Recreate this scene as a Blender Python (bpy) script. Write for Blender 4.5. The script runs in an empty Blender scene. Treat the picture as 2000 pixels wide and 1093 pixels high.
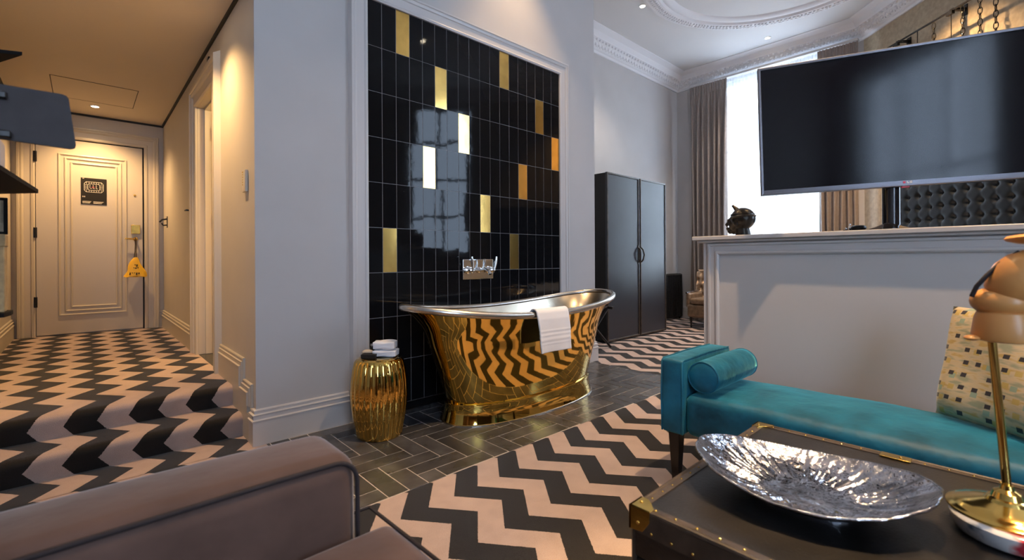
import bpy, bmesh, math, random
from mathutils import Vector, Matrix
random.seed(7)
C = bpy.context.scene.collection
PI = math.pi
# ---------------------------------------------------------------- camera, world, exposure
H = 1.05
cam = bpy.data.cameras.new('camera')
cam.sensor_width = 36.0
cam.lens = 904.5 / 2000 * 36.0
cam.shift_y = -(546.5 - 506.05) / 2000
cam.clip_start = 0.05
camo = bpy.data.objects.new('camera', cam)
C.objects.link(camo)
YAW = math.degrees(0.82506)
camo.matrix_world = (Matrix.Translation((0, 0, H)) @ Matrix.Rotation(math.radians(YAW - 90), 4, 'Z')
                     @ Matrix.Rotation(PI / 2, 4, 'X') @ Matrix.Rotation(-0.00534, 4, 'Z'))
S = bpy.context.scene
S.camera = camo
cam.dof.use_dof = True
cam.dof.focus_distance = 3.2
cam.dof.aperture_fstop = 3.2
S.view_settings.view_transform = 'Standard'
S.view_settings.look = 'None'
S.view_settings.gamma = 1.0
S.view_settings.use_curve_mapping = False
S.view_settings.exposure = 0.3
S.cycles.max_bounces = 10
S.cycles.diffuse_bounces = 5
S.cycles.glossy_bounces = 5
S.cycles.transparent_max_bounces = 12
S.cycles.caustics_reflective = False
S.cycles.caustics_refractive = False
S.cycles.sample_clamp_indirect = 6.0
S.cycles.use_denoising = True

world = bpy.data.worlds.new('sky')
S.world = world
world.use_nodes = True
wb = world.node_tree.nodes['Background']
wb.inputs[0].default_value = (0.64, 0.77, 1.0, 1)
wb.inputs[1].default_value = 11.5

def portal(loc, rot, sx, sy):
    l = bpy.data.lights.new('window_portal', 'AREA')
    l.shape = 'RECTANGLE'; l.size = sx; l.size_y = sy
    l.cycles.is_portal = True
    o = bpy.data.objects.new('window_portal', l)
    C.objects.link(o); o.location = loc; o.rotation_euler = rot
    return o
# area lights face local -Z
portal((7.90, 2.45, 2.25), (0, math.radians(90), 0), 3.3, 1.7)
portal((4.98, -1.62, 2.55), (math.radians(90), 0, math.radians(45)), 1.15, 2.8)
portal((-1.02, -3.62, 2.25), (math.radians(90), 0, math.radians(180) - PI), 1.9, 3.2)

WARM = (1.0, 0.66, 0.34)
AMBER = (1.0, 0.60, 0.25)
WARMER = (1.0, 0.60, 0.26)
COOLW = (1.0, 0.86, 0.70)

# ---------------------------------------------------------------- materials
def nd(t, kind, **kw):
    n = t.nodes.new(kind)
    for k, v in kw.items():
        if hasattr(n, k): setattr(n, k, v)
    return n

def mat(name, col, rough=0.5, metal=0.0, noise=0.0, nscale=8.0, bump=0.0, bscale=200.0, spec=0.5, coat=0.0, sheen=0.0, bdist=0.002, stretch=None):
    m = bpy.data.materials.new(name); m.use_nodes = True
    t = m.node_tree; b = t.nodes['Principled BSDF']
    b.inputs['Base Color'].default_value = (*col, 1)
    b.inputs['Roughness'].default_value = rough
    b.inputs['Metallic'].default_value = metal
    b.inputs['Specular IOR Level'].default_value = spec
    b.inputs['Coat Weight'].default_value = coat
    b.inputs['Coat Roughness'].default_value = 0.05
    if sheen:
        b.inputs['Sheen Weight'].default_value = sheen
        b.inputs['Sheen Roughness'].default_value = 0.35
    tc = nd(t, 'ShaderNodeTexCoord')
    src = tc.outputs['Object']
    if stretch:
        mp = nd(t, 'ShaderNodeMapping'); mp.inputs['Scale'].default_value = stretch
        t.links.new(src, mp.inputs[0]); src = mp.outputs[0]
    if noise > 0:
        n = nd(t, 'ShaderNodeTexNoise'); n.inputs['Scale'].default_value = nscale; n.inputs['Detail'].default_value = 5
        t.links.new(src, n.inputs['Vector'])
        r = nd(t, 'ShaderNodeMix', data_type='RGBA')
        r.inputs[6].default_value = (*[c * (1 - noise) for c in col], 1)
        r.inputs[7].default_value = (*[min(1, c * (1 + noise)) for c in col], 1)
        mr = nd(t, 'ShaderNodeMapRange'); mr.inputs[1].default_value = 0.3; mr.inputs[2].default_value = 0.7
        t.links.new(n.outputs[0], mr.inputs[0]); t.links.new(mr.outputs[0], r.inputs[0])
        t.links.new(r.outputs[2], b.inputs['Base Color'])
    if bump > 0:
        n2 = nd(t, 'ShaderNodeTexNoise'); n2.inputs['Scale'].default_value = bscale; n2.inputs['Detail'].default_value = 3
        t.links.new(src, n2.inputs['Vector'])
        bp = nd(t, 'ShaderNodeBump'); bp.inputs['Strength'].default_value = bump; bp.inputs['Distance'].default_value = bdist
        t.links.new(n2.outputs[0], bp.inputs['Height']); t.links.new(bp.outputs[0], b.inputs['Normal'])
    return m

def math_node(t, op, a=None, b=None):
    n = nd(t, 'ShaderNodeMath', operation=op)
    for i, v in ((0, a), (1, b)):
        if v is None: continue
        if isinstance(v, (int, float)): n.inputs[i].default_value = v
        else: t.links.new(v, n.inputs[i])
    return n.outputs[0]

def carpet(name, x0, v0, amp=0.133, per=0.336):
    """zigzag: light when floor((u-x0-s(v))/amp) is even; UV = metres along X and along the unrolled carpet"""
    m = mat(name, (0.5, 0.4, 0.35), rough=0.95, spec=0.1, sheen=0.25)
    t = m.node_tree; b = t.nodes['Principled BSDF']
    uv = nd(t, 'ShaderNodeUVMap'); sp = nd(t, 'ShaderNodeSeparateXYZ'); t.links.new(uv.outputs[0], sp.inputs[0])
    nz = nd(t, 'ShaderNodeTexNoise'); nz.inputs['Scale'].default_value = 160; nz.inputs['Detail'].default_value = 2
    t.links.new(uv.outputs[0], nz.inputs['Vector'])
    w = math_node(t, 'MULTIPLY', math_node(t, 'SUBTRACT', nz.outputs[0], 0.5), 0.010)
    f = math_node(t, 'FRACT', math_node(t, 'DIVIDE', math_node(t, 'SUBTRACT', sp.outputs[1], v0), per))
    tri = math_node(t, 'MULTIPLY', math_node(t, 'ABSOLUTE', math_node(t, 'SUBTRACT', f, 0.5)), 2.0)   # 1 at v0
    s = math_node(t, 'MULTIPLY', tri, amp)
    q = math_node(t, 'SUBTRACT', math_node(t, 'SUBTRACT', math_node(t, 'ADD', sp.outputs[0], w), x0), s)
    fr = math_node(t, 'FRACT', math_node(t, 'DIVIDE', q, 2 * amp))
    lt = math_node(t, 'LESS_THAN', fr, 0.5)
    n3 = nd(t, 'ShaderNodeTexNoise'); n3.inputs['Scale'].default_value = 12; n3.inputs['Detail'].default_value = 4
    n4 = nd(t, 'ShaderNodeTexNoise'); n4.inputs['Scale'].default_value = 420; n4.inputs['Detail'].default_value = 2
    t.links.new(uv.outputs[0], n3.inputs['Vector']); t.links.new(uv.outputs[0], n4.inputs['Vector'])
    mx = nd(t, 'ShaderNodeMix', data_type='RGBA')
    mx.inputs[6].default_value = (0.022, 0.020, 0.019, 1); mx.inputs[7].default_value = (0.45, 0.345, 0.305, 1)
    t.links.new(lt, mx.inputs[0])
    br = math_node(t, 'ADD', math_node(t, 'MULTIPLY', n3.outputs[0], 0.35), math_node(t, 'MULTIPLY', n4.outputs[0], 0.9))
    br = math_node(t, 'ADD', br, 0.38)
    hs = nd(t, 'ShaderNodeHueSaturation'); t.links.new(mx.outputs[2], hs.inputs['Color']); t.links.new(br, hs.inputs['Value'])
    t.links.new(hs.outputs[0], b.inputs['Base Color'])
    bp = nd(t, 'ShaderNodeBump'); bp.inputs['Strength'].default_value = 0.7; bp.inputs['Distance'].default_value = 0.004
    t.links.new(n4.outputs[0], bp.inputs['Height']); t.links.new(bp.outputs[0], b.inputs['Normal'])
    return m

def attr_tint(m, amount_node_base, lo=0.75, hi=1.3):
    """per-tile brightness from the 'tint' attribute (tiles differ in colour)"""
    t = m.node_tree; b = t.nodes['Principled BSDF']
    a = nd(t, 'ShaderNodeAttribute'); a.attribute_name = 'tint'
    mr = nd(t, 'ShaderNodeMapRange'); mr.inputs[3].default_value = lo; mr.inputs[4].default_value = hi
    t.links.new(a.outputs['Fac'], mr.inputs[0])
    hs = nd(t, 'ShaderNodeHueSaturation')
    src = b.inputs['Base Color'].links[0].from_socket if b.inputs['Base Color'].links else None
    if src: t.links.new(src, hs.inputs['Color'])
    else: hs.inputs['Color'].default_value = amount_node_base
    t.links.new(mr.outputs[0], hs.inputs['Value']); t.links.new(hs.outputs[0], b.inputs['Base Color'])

def emit(name, col, strength):
    m = bpy.data.materials.new(name); m.use_nodes = True
    t = m.node_tree; t.nodes.clear()
    e = nd(t, 'ShaderNodeEmission'); e.inputs[0].default_value = (*col, 1); e.inputs[1].default_value = strength
    o = nd(t, 'ShaderNodeOutputMaterial'); t.links.new(e.outputs[0], o.inputs[0])
    return m

def sheer_mat(name, col, transp):
    m = bpy.data.materials.new(name); m.use_nodes = True
    t = m.node_tree; t.nodes.clear()
    o = nd(t, 'ShaderNodeOutputMaterial')
    tr = nd(t, 'ShaderNodeBsdfTransparent'); tl = nd(t, 'ShaderNodeBsdfTranslucent'); df = nd(t, 'ShaderNodeBsdfDiffuse')
    tl.inputs[0].default_value = (*col, 1); df.inputs[0].default_value = (*col, 1)
    m1 = nd(t, 'ShaderNodeMixShader'); m1.inputs[0].default_value = 0.4
    t.links.new(tl.outputs[0], m1.inputs[1]); t.links.new(df.outputs[0], m1.inputs[2])
    m2 = nd(t, 'ShaderNodeMixShader'); m2.inputs[0].default_value = transp
    t.links.new(m1.outputs[0], m2.inputs[1]); t.links.new(tr.outputs[0], m2.inputs[2])
    t.links.new(m2.outputs[0], o.inputs[0])
    return m

def glass_mat(name):
    m = bpy.data.materials.new(name); m.use_nodes = True
    t = m.node_tree; t.nodes.clear()
    o = nd(t, 'ShaderNodeOutputMaterial')
    tr = nd(t, 'ShaderNodeBsdfTransparent'); tr.inputs[0].default_value = (0.93, 0.96, 0.97, 1)
    gl = nd(t, 'ShaderNodeBsdfGlossy'); gl.inputs['Roughness'].default_value = 0.01
    m2 = nd(t, 'ShaderNodeMixShader'); m2.inputs[0].default_value = 0.06
    t.links.new(tr.outputs[0], m2.inputs[1]); t.links.new(gl.outputs[0], m2.inputs[2])
    t.links.new(m2.outputs[0], o.inputs[0])
    return m

M = {}
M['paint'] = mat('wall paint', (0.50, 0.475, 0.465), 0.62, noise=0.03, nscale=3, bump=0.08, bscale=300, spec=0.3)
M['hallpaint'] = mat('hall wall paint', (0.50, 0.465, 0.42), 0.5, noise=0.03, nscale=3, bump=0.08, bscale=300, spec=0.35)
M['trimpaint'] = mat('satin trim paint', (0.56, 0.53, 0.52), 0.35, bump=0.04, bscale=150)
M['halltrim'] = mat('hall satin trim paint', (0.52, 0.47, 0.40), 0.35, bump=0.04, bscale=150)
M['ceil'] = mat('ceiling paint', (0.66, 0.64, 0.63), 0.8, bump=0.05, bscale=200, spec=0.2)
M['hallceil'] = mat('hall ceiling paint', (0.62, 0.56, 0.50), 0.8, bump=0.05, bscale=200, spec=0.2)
M['plaster'] = mat('cast plaster ornament', (0.74, 0.72, 0.72), 0.7, bump=0.9, bscale=26, bdist=0.02, spec=0.3)
M['plasterplain'] = mat('plain plaster', (0.74, 0.72, 0.73), 0.7, bump=0.05, bscale=60, spec=0.3)
M['black'] = mat('black line', (0.01, 0.01, 0.01), 0.6)
M['blackmetal'] = mat('black metal', (0.015, 0.014, 0.014), 0.35, metal=0.6)
M['carpet_main'] = carpet('lounge zigzag carpet', 1.069, 1.688 + 0.168)
M['carpet_hall'] = carpet('stair zigzag carpet', 0.048, 3.585)
M['carpet_bed'] = carpet('bedroom zigzag carpet', 0.022, 2.925, amp=0.1335, per=0.346)
M['tilefloor'] = mat('dark herringbone tile', (0.062, 0.060, 0.062), 0.27, noise=0.35, nscale=9, bump=0.12, bscale=30, spec=0.5, stretch=(1, 1, 1))
attr_tint(M['tilefloor'], (0.06, 0.052, 0.046, 1), 0.7, 1.45)
M['grout'] = mat('pale floor grout', (0.62, 0.55, 0.50), 0.8, noise=0.1, nscale=40)
M['walltile'] = mat('gloss black glazed tile', (0.006, 0.006, 0.007), 0.045, bump=0.06, bscale=6, bdist=0.01, spec=0.17)
M['goldtile'] = mat('gold lustre tile', (0.85, 0.55, 0.16), 0.16, metal=1.0, noise=0.12, nscale=12, bump=0.06, bscale=8, bdist=0.01)
M['wallgrout'] = mat('grey wall grout', (0.33, 0.31, 0.31), 0.7)
M['brass'] = mat('polished brass', (0.80, 0.52, 0.12), 0.045, metal=1.0, noise=0.10, nscale=3, bump=0.04, bscale=5, bdist=0.02)
M['nickel'] = mat('tinned nickel', (0.62, 0.57, 0.51), 0.26, metal=1.0, noise=0.15, nscale=7, bump=0.05, bscale=40)
M['tubinside'] = mat('brushed nickel lining', (0.62, 0.53, 0.40), 0.25, metal=1.0, noise=0.25, nscale=4, bump=0.05, bscale=25)
M['goldceramic'] = mat('gold glazed ceramic', (0.72, 0.45, 0.11), 0.07, metal=1.0, noise=0.2, nscale=5, bump=0.2, bscale=9, bdist=0.01)
M['chrome'] = mat('chrome', (0.80, 0.80, 0.80), 0.05, metal=1.0)
M['towel'] = mat('white terry towel', (0.80, 0.80, 0.84), 0.95, bump=0.6, bscale=420, bdist=0.002, sheen=0.3, spec=0.1)
M['teal'] = mat('teal velvet', (0.008, 0.120, 0.200), 0.5, noise=0.45, nscale=7, bump=0.5, bscale=9, bdist=0.02, spec=0.3, sheen=0.8)
M['teal'].node_tree.nodes['Principled BSDF'].inputs['Sheen Tint'].default_value = (0.25, 0.85, 0.9, 1)
M['darkwood'] = mat('ebonised wood', (0.012, 0.010, 0.010), 0.28, noise=0.3, nscale=20, stretch=(1, 1, 0.1))
M['sofa'] = mat('brown velvet', (0.105, 0.064, 0.052), 0.75, noise=0.22, nscale=6, bump=0.3, bscale=9, bdist=0.01, sheen=0.5, spec=0.2)
M['piping'] = mat('dark piping', (0.02, 0.014, 0.016), 0.8)
M['leather'] = mat('worn black leather', (0.010, 0.009, 0.009), 0.33, noise=0.6, nscale=7, bump=0.3, bscale=140, spec=0.5)
M['leatherpale'] = mat('worn leather edge binding', (0.045, 0.034, 0.026), 0.32, noise=0.5, nscale=15, bump=0.2, bscale=140)
M['shelfblack'] = mat('matt black shelf', (0.008, 0.007, 0.007), 0.8, spec=0.2)
M['brassdull'] = mat('aged brass', (0.78, 0.50, 0.12), 0.20, metal=1.0, noise=0.2, nscale=20, bump=0.1, bscale=60)
M['lampbrass'] = mat('lamp brass', (0.80, 0.52, 0.14), 0.12, metal=1.0, noise=0.1, nscale=10)
M['mannequin'] = mat('pale turned wood', (0.62, 0.29, 0.09), 0.32, noise=0.12, nscale=6, stretch=(1, 1, 0.25), spec=0.5)
M['silverglass'] = mat('silvered glass', (0.46, 0.46, 0.50), 0.13, metal=1.0, noise=0.6, nscale=18, bump=0.8, bscale=38, bdist=0.007)
M['tvbezel'] = mat('silver grey bezel', (0.11, 0.11, 0.13), 0.3, metal=0.6)
M['tvscreen'] = mat('dark glass screen', (0.004, 0.004, 0.007), 0.085, spec=0.24)
M['tvblack'] = mat('gloss black plastic', (0.008, 0.008, 0.010), 0.1)
M['wardrobe'] = mat('dark lacquer', (0.014, 0.018, 0.029), 0.34, noise=0.12, nscale=5, bump=0.05, bscale=60, spec=0.7)
M['wardrobeside'] = mat('matt black leathercloth', (0.010, 0.010, 0.010), 0.6)
M['curtain'] = mat('taupe curtain', (0.29, 0.24, 0.215), 0.6, noise=0.08, nscale=30, bump=0.1, bscale=400, sheen=0.2)
M['sheer'] = sheer_mat('sheer voile', (0.93, 0.96, 0.98), 0.55)
M['glass'] = glass_mat('window glass')
M['frame'] = mat('white window paint', (0.75, 0.78, 0.80), 0.4, bump=0.03, bscale=60)
M['stone'] = mat('pale stone facade', (0.75, 0.70, 0.62), 0.8, noise=0.1, nscale=2, bump=0.2, bscale=12)
M['stonewin'] = mat('facade window', (0.05, 0.07, 0.09), 0.2)
M['wallpaper'] = mat('gold wallpaper', (0.40, 0.31, 0.20), 0.5, noise=0.16, nscale=22, bump=0.3, bscale=40, bdist=0.003, metal=0.1)
M['tuft'] = mat('black tufted velvet', (0.006, 0.008, 0.010), 0.45, noise=0.15, nscale=8, spec=0.28)
M['bronze'] = mat('dark bronze', (0.030, 0.025, 0.020), 0.30, metal=0.6, noise=0.25, nscale=15, bump=0.4, bscale=60, bdist=0.004)
M['chairleather'] = mat('brown metallic leather', (0.24, 0.16, 0.10), 0.3, metal=0.3, noise=0.3, nscale=20)
M['whitemark'] = mat('white print', (0.75, 0.72, 0.66), 0.5)
M['plaque'] = mat('black plaque', (0.014, 0.013, 0.013), 0.55, spec=0.25)
M['yellow'] = mat('yellow bag plastic', (0.85, 0.50, 0.03), 0.5, bump=0.5, bscale=60, bdist=0.005)
M['grey'] = mat('grey felt panel', (0.050, 0.043, 0.045), 0.8, noise=0.1, nscale=30)
M['bathyellow'] = mat('cream paint and yellow bathroom light', (0.62, 0.48, 0.22), 0.5, bump=0.03, bscale=80)  # cream of the walls; on the door it stands in for yellow light
M['red'] = mat('red mark', (0.5, 0.01, 0.05), 0.4)
M['tan'] = mat('tan box card', (0.45, 0.30, 0.14), 0.7, noise=0.2, nscale=60)
M['soap'] = mat('cream soap', (0.65, 0.52, 0.38), 0.4)
M['spine1'] = mat('cream book cover', (0.60, 0.55, 0.52), 0.6)
M['spine2'] = mat('blue grey book cover', (0.18, 0.19, 0.30), 0.6)
M['photo'] = mat('sepia print', (0.42, 0.34, 0.24), 0.9, noise=0.4, nscale=30)
M['lit'] = emit('lit lamp lens', (1.0, 0.85, 0.62), 60)

# cushion print: little squares in rows over brushed bands
def cushion_mat():
    m = mat('printed cushion cotton', (0.6, 0.5, 0.3), 0.75, bump=0.3, bscale=10, bdist=0.01, sheen=0.2)
    t = m.node_tree; b = t.nodes['Principled BSDF']
    uv = nd(t, 'ShaderNodeUVMap'); sp = nd(t, 'ShaderNodeSeparateXYZ'); t.links.new(uv.outputs[0], sp.inputs[0])
    nz = nd(t, 'ShaderNodeTexNoise'); nz.inputs['Scale'].default_value = 7
    mp = nd(t, 'ShaderNodeMapping'); mp.inputs['Scale'].default_value = (1, 3, 1)
    t.links.new(uv.outputs[0], mp.inputs[0]); t.links.new(mp.outputs[0], nz.inputs['Vector'])
    cr = nd(t, 'ShaderNodeValToRGB')
    cr.color_ramp.elements[0].position = 0.35; cr.color_ramp.elements[0].color = (0.36, 0.36, 0.24, 1)
    cr.color_ramp.elements[1].position = 0.65; cr.color_ramp.elements[1].color = (0.56, 0.38, 0.14, 1)
    e = cr.color_ramp.elements.new(0.47); e.color = (0.62, 0.50, 0.33, 1)
    e = cr.color_ramp.elements.new(0.56); e.color = (0.66, 0.52, 0.32, 1)
    t.links.new(nz.outputs[0], cr.inputs[0])
    cur = cr.outputs[0]
    def squares(nx, ny, ox, oy, w, h, thr, col, cur, seed):
        a = math_node(t, 'ADD', math_node(t, 'MULTIPLY', sp.outputs[0], nx), ox)
        bb = math_node(t, 'ADD', math_node(t, 'MULTIPLY', sp.outputs[1], ny), oy)
        fa, fb = math_node(t, 'FRACT', a), math_node(t, 'FRACT', bb)
        sk = math_node(t, 'ADD', fa, math_node(t, 'MULTIPLY', fb, -0.2))
        ins = math_node(t, 'MULTIPLY', math_node(t, 'LESS_THAN', math_node(t, 'ABSOLUTE', math_node(t, 'SUBTRACT', sk, 0.4)), w),
                        math_node(t, 'LESS_THAN', math_node(t, 'ABSOLUTE', math_node(t, 'SUBTRACT', fb, 0.5)), h))
        cx = nd(t, 'ShaderNodeCombineXYZ')
        t.links.new(math_node(t, 'FLOOR', a), cx.inputs[0]); t.links.new(math_node(t, 'FLOOR', bb), cx.inputs[1]); cx.inputs[2].default_value = seed
        wn = nd(t, 'ShaderNodeTexWhiteNoise'); t.links.new(cx.outputs[0], wn.inputs[0])
        ins = math_node(t, 'MULTIPLY', ins, math_node(t, 'LESS_THAN', wn.outputs[0], thr))
        mx = nd(t, 'ShaderNodeMix', data_type='RGBA'); t.links.new(ins, mx.inputs[0]); t.links.new(cur, mx.inputs[6]); mx.inputs[7].default_value = (*col, 1)
        return mx.outputs[2]
    cur = squares(14, 9, 0.3, 0.1, 0.3, 0.2, 0.30, (0.58, 0.42, 0.14), cur, 3)
    cur = squares(12, 8, 0.7, 0.6, 0.25, 0.18, 0.22, (0.33, 0.42, 0.32), cur, 5)
    cur = squares(11, 9, 0.0, 0.0, 0.21, 0.17, 0.50, (0.045, 0.04, 0.05), cur, 1)
    t.links.new(cur, b.inputs['Base Color'])
    return m
M['cushion'] = cushion_mat()

def floral_mat():
    m = mat('floral porcelain', (0.7, 0.68, 0.68), 0.15, coat=0.4)
    t = m.node_tree; b = t.nodes['Principled BSDF']
    tc = nd(t, 'ShaderNodeTexCoord'); v = nd(t, 'ShaderNodeTexNoise'); v.inputs['Scale'].default_value = 13; v.inputs['Detail'].default_value = 3
    t.links.new(tc.outputs['Object'], v.inputs['Vector'])
    cr = nd(t, 'ShaderNodeValToRGB')
    cr.color_ramp.elements[0].position = 0.36; cr.color_ramp.elements[0].color = (0.10, 0.16, 0.22, 1)
    cr.color_ramp.elements[1].position = 0.66; cr.color_ramp.elements[1].color = (0.55, 0.03, 0.05, 1)
    for p, c in ((0.42, (0.7, 0.7, 0.72, 1)), (0.55, (0.75, 0.72, 0.70, 1)), (0.60, (0.68, 0.30, 0.28, 1))):
        e = cr.color_ramp.elements.new(p); e.color = c
    t.links.new(v.outputs[0], cr.inputs[0]); t.links.new(cr.outputs[0], b.inputs['Base Color'])
    return m
M['floral'] = floral_mat()

# ---------------------------------------------------------------- mesh builder
class MB:
    def __init__(s): s.v = []; s.f = []; s.mi = []; s.uv = {}; s.tint = {}
    def face(s, idx, mi=0, uv=None, tint=None):
        s.f.append(tuple(idx)); s.mi.append(mi)
        if uv: s.uv[len(s.f) - 1] = uv
        if tint is not None: s.tint[len(s.f) - 1] = tint
    def add(s, verts, faces, mi=0, T=None):
        o = len(s.v)
        s.v += [tuple(T @ Vector(p)) if T is not None else tuple(p) for p in verts]
        for f in faces: s.face([o + i for i in f], mi)
        return s
    def box(s, x0, x1, y0, y1, z0, z1, mi=0, T=None):
        v = [(x, y, z) for x in (x0, x1) for y in (y0, y1) for z in (z0, z1)]
        return s.add(v, [(0, 1, 3, 2), (4, 6, 7, 5), (0, 4, 5, 1), (2, 3, 7, 6), (0, 2, 6, 4), (1, 5, 7, 3)], mi, T)
    def prism(s, pts, z0, z1, mi=0, T=None):
        n = len(pts)
        v = [(p[0], p[1], z0) for p in pts] + [(p[0], p[1], z1) for p in pts]
        return s.add(v, [tuple(range(n))[::-1], tuple(range(n, 2 * n))] + [(i, (i + 1) % n, n + (i + 1) % n, n + i) for i in range(n)], mi, T)
    def quad(s, a, b, c, d, mi=0, uv=None, tint=None):
        o = len(s.v); s.v += [a, b, c, d]; s.face((o, o + 1, o + 2, o + 3), mi, uv, tint); return s
    def lathe(s, prof, seg=32, mi=0, T=None, fr=None, cap=True):
        """prof = [(r,z)]; fr(theta,i) multiplies radius"""
        v = []; f = []
        for i, (r, z) in enumerate(prof):
            for k in range(seg):
                a = 2 * PI * k / seg; rr = r * (fr(a, i) if fr else 1)
                v.append((rr * math.cos(a), rr * math.sin(a), z))
        for i in range(len(prof) - 1):
            for k in range(seg):
                k2 = (k + 1) % seg
                f.append((i * seg + k, i * seg + k2, (i + 1) * seg + k2, (i + 1) * seg + k))
        if cap:
            f.append(tuple(range(seg))[::-1]); f.append(tuple((len(prof) - 1) * seg + k for k in range(seg)))
        return s.add(v, f, mi, T)
    def tube(s, path, r, seg=10, mi=0, closed=False, T=None):
        pts = [Vector(p) for p in path]; n = len(pts); v = []; f = []
        rs = r if isinstance(r, (list, tuple)) else [r] * n
        up = None
        for i, p in enumerate(pts):
            if closed: d = pts[(i + 1) % n] - pts[i - 1]
            else: d = pts[min(i + 1, n - 1)] - pts[max(i - 1, 0)]
            d.normalize()
            if up is None:
                up = Vector((0, 0, 1)) if abs(d.z) < 0.9 else Vector((1, 0, 0))
            a = (up - d * up.dot(d)).normalized(); b = d.cross(a); up = a
            for k in range(seg):
                t = 2 * PI * k / seg
                v.append(p + (a * math.cos(t) + b * math.sin(t)) * rs[i])
        for i in range(n if closed else n - 1):
            j = (i + 1) % n
            for k in range(seg):
                k2 = (k + 1) % seg
                f.append((i * seg + k, j * seg + k, j * seg + k2, i * seg + k2))
        if not closed:
            f.append(tuple(range(seg))); f.append(tuple((n - 1) * seg + k for k in range(seg))[::-1])
        return s.add(v, f, mi, T)
    def sweep(s, path, prof, TF, closed=False, mi=0, side=1, capped=True):
        """planar path (a,b); profile [(offset, depth)]; TF(a,b,depth)->xyz; offset goes to the left*side"""
        n = len(path); P = [Vector(p) for p in path]
        offs = []
        for i in range(n):
            if closed: d1 = (P[i] - P[i - 1]).normalized(); d2 = (P[(i + 1) % n] - P[i]).normalized()
            else:
                d1 = (P[i] - P[i - 1]).normalized() if i > 0 else (P[1] - P[0]).normalized()
                d2 = (P[i + 1] - P[i]).normalized() if i < n - 1 else d1
            n1 = Vector((-d1.y, d1.x)); n2 = Vector((-d2.y, d2.x))
            m = (n1 + n2).normalized(); m = m / max(0.3, m.dot(n1))
            offs.append(m * side)
        v = []; f = []; k = len(prof)
        for i in range(n):
            for (o, d) in prof:
                q = P[i] + offs[i] * o
                v.append(TF(q.x, q.y, d))
        for i in range(n if closed else n - 1):
            j = (i + 1) % n
            for a in range(k - 1):
                f.append((i * k + a, j * k + a, j * k + a + 1, i * k + a + 1))
        if not closed and capped:
            f.append(tuple(range(k))); f.append(tuple((n - 1) * k + a for a in range(k))[::-1])
        return s.add(v, f, mi)
    def sphere(s, c, r, seg=16, rings=10, mi=0, T=None):
        if not isinstance(r, (tuple, list)): r = (r, r, r)
        v = []; f = []
        v.append((c[0], c[1], c[2] - r[2]))
        for i in range(1, rings):
            ph = -PI / 2 + PI * i / rings
            for k in range(seg):
                a = 2 * PI * k / seg
                v.append((c[0] + r[0] * math.cos(ph) * math.cos(a), c[1] + r[1] * math.cos(ph) * math.sin(a), c[2] + r[2] * math.sin(ph)))
        v.append((c[0], c[1], c[2] + r[2]))
        L = len(v) - 1
        for k in range(seg):
            k2 = (k + 1) % seg
            f.append((0, 1 + k2, 1 + k)); f.append((L, L - seg + k, L - seg + k2))
            for i in range(rings - 2):
                f.append((1 + i * seg + k, 1 + i * seg + k2, 1 + (i + 1) * seg + k2, 1 + (i + 1) * seg + k))
        return s.add(v, f, mi, T)
    def grid(s, nu, nv, fn, mi=0, uvfn=None):
        o = len(s.v)
        for j in range(nv + 1):
            for i in range(nu + 1):
                s.v.append(tuple(fn(i / nu, j / nv)))
        for j in range(nv):
            for i in range(nu):
                a = o + j * (nu + 1) + i
                uv = None
                if uvfn: uv = [uvfn(i / nu, j / nv), uvfn((i + 1) / nu, j / nv), uvfn((i + 1) / nu, (j + 1) / nv), uvfn(i / nu, (j + 1) / nv)]
                s.face((a, a + 1, a + nu + 2, a + nu + 1), mi, uv)
        return s
    def build(s, name, mats, parent=None, smooth=False, bevel=0, bseg=2, angle=35, fixn=True, subsurf=0, solid=0):
        me = bpy.data.meshes.new(name)
        me.from_pydata(s.v, [], s.f); me.update()
        if not isinstance(mats, (list, tuple)): mats = [mats]
        for m in mats: me.materials.append(M[m] if isinstance(m, str) else m)
        for p, i in zip(me.polygons, s.mi): p.material_index = i
        if s.uv:
            ul = me.uv_layers.new(name='UVMap')
            for fi, uvs in s.uv.items():
                for li, q in zip(me.polygons[fi].loop_indices, uvs): ul.data[li].uv = q
        if s.tint:
            at = me.attributes.new('tint', 'FLOAT', 'FACE')
            for fi, q in s.tint.items(): at.data[fi].value = q
        if fixn and not s.uv and not s.tint:
            b = bmesh.new(); b.from_mesh(me); bmesh.ops.recalc_face_normals(b, faces=b.faces); b.to_mesh(me); b.free()
        if smooth:
            for p in me.polygons: p.use_smooth = True
        o = bpy.data.objects.new(name, me); C.objects.link(o)
        if bevel:
            md = o.modifiers.new('bevel', 'BEVEL'); md.width = bevel; md.segments = bseg; md.limit_method = 'ANGLE'; md.angle_limit = math.radians(angle)
            for p in me.polygons: p.use_smooth = True
            try: me.set_sharp_from_angle(angle=math.radians(60))
            except Exception: pass
        elif smooth:
            try: me.set_sharp_from_angle(angle=math.radians(smooth if smooth is not True else 50))
            except Exception: pass
        if solid:
            md = o.modifiers.new('solid', 'SOLIDIFY'); md.thickness = solid; md.offset = 0
        if subsurf:
            md = o.modifiers.new('sub', 'SUBSURF'); md.levels = subsurf; md.render_levels = subsurf
        if parent: o.parent = parent; o.matrix_parent_inverse = parent.matrix_world.inverted() if False else Matrix.Translation(-parent.location)
        return o

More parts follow.
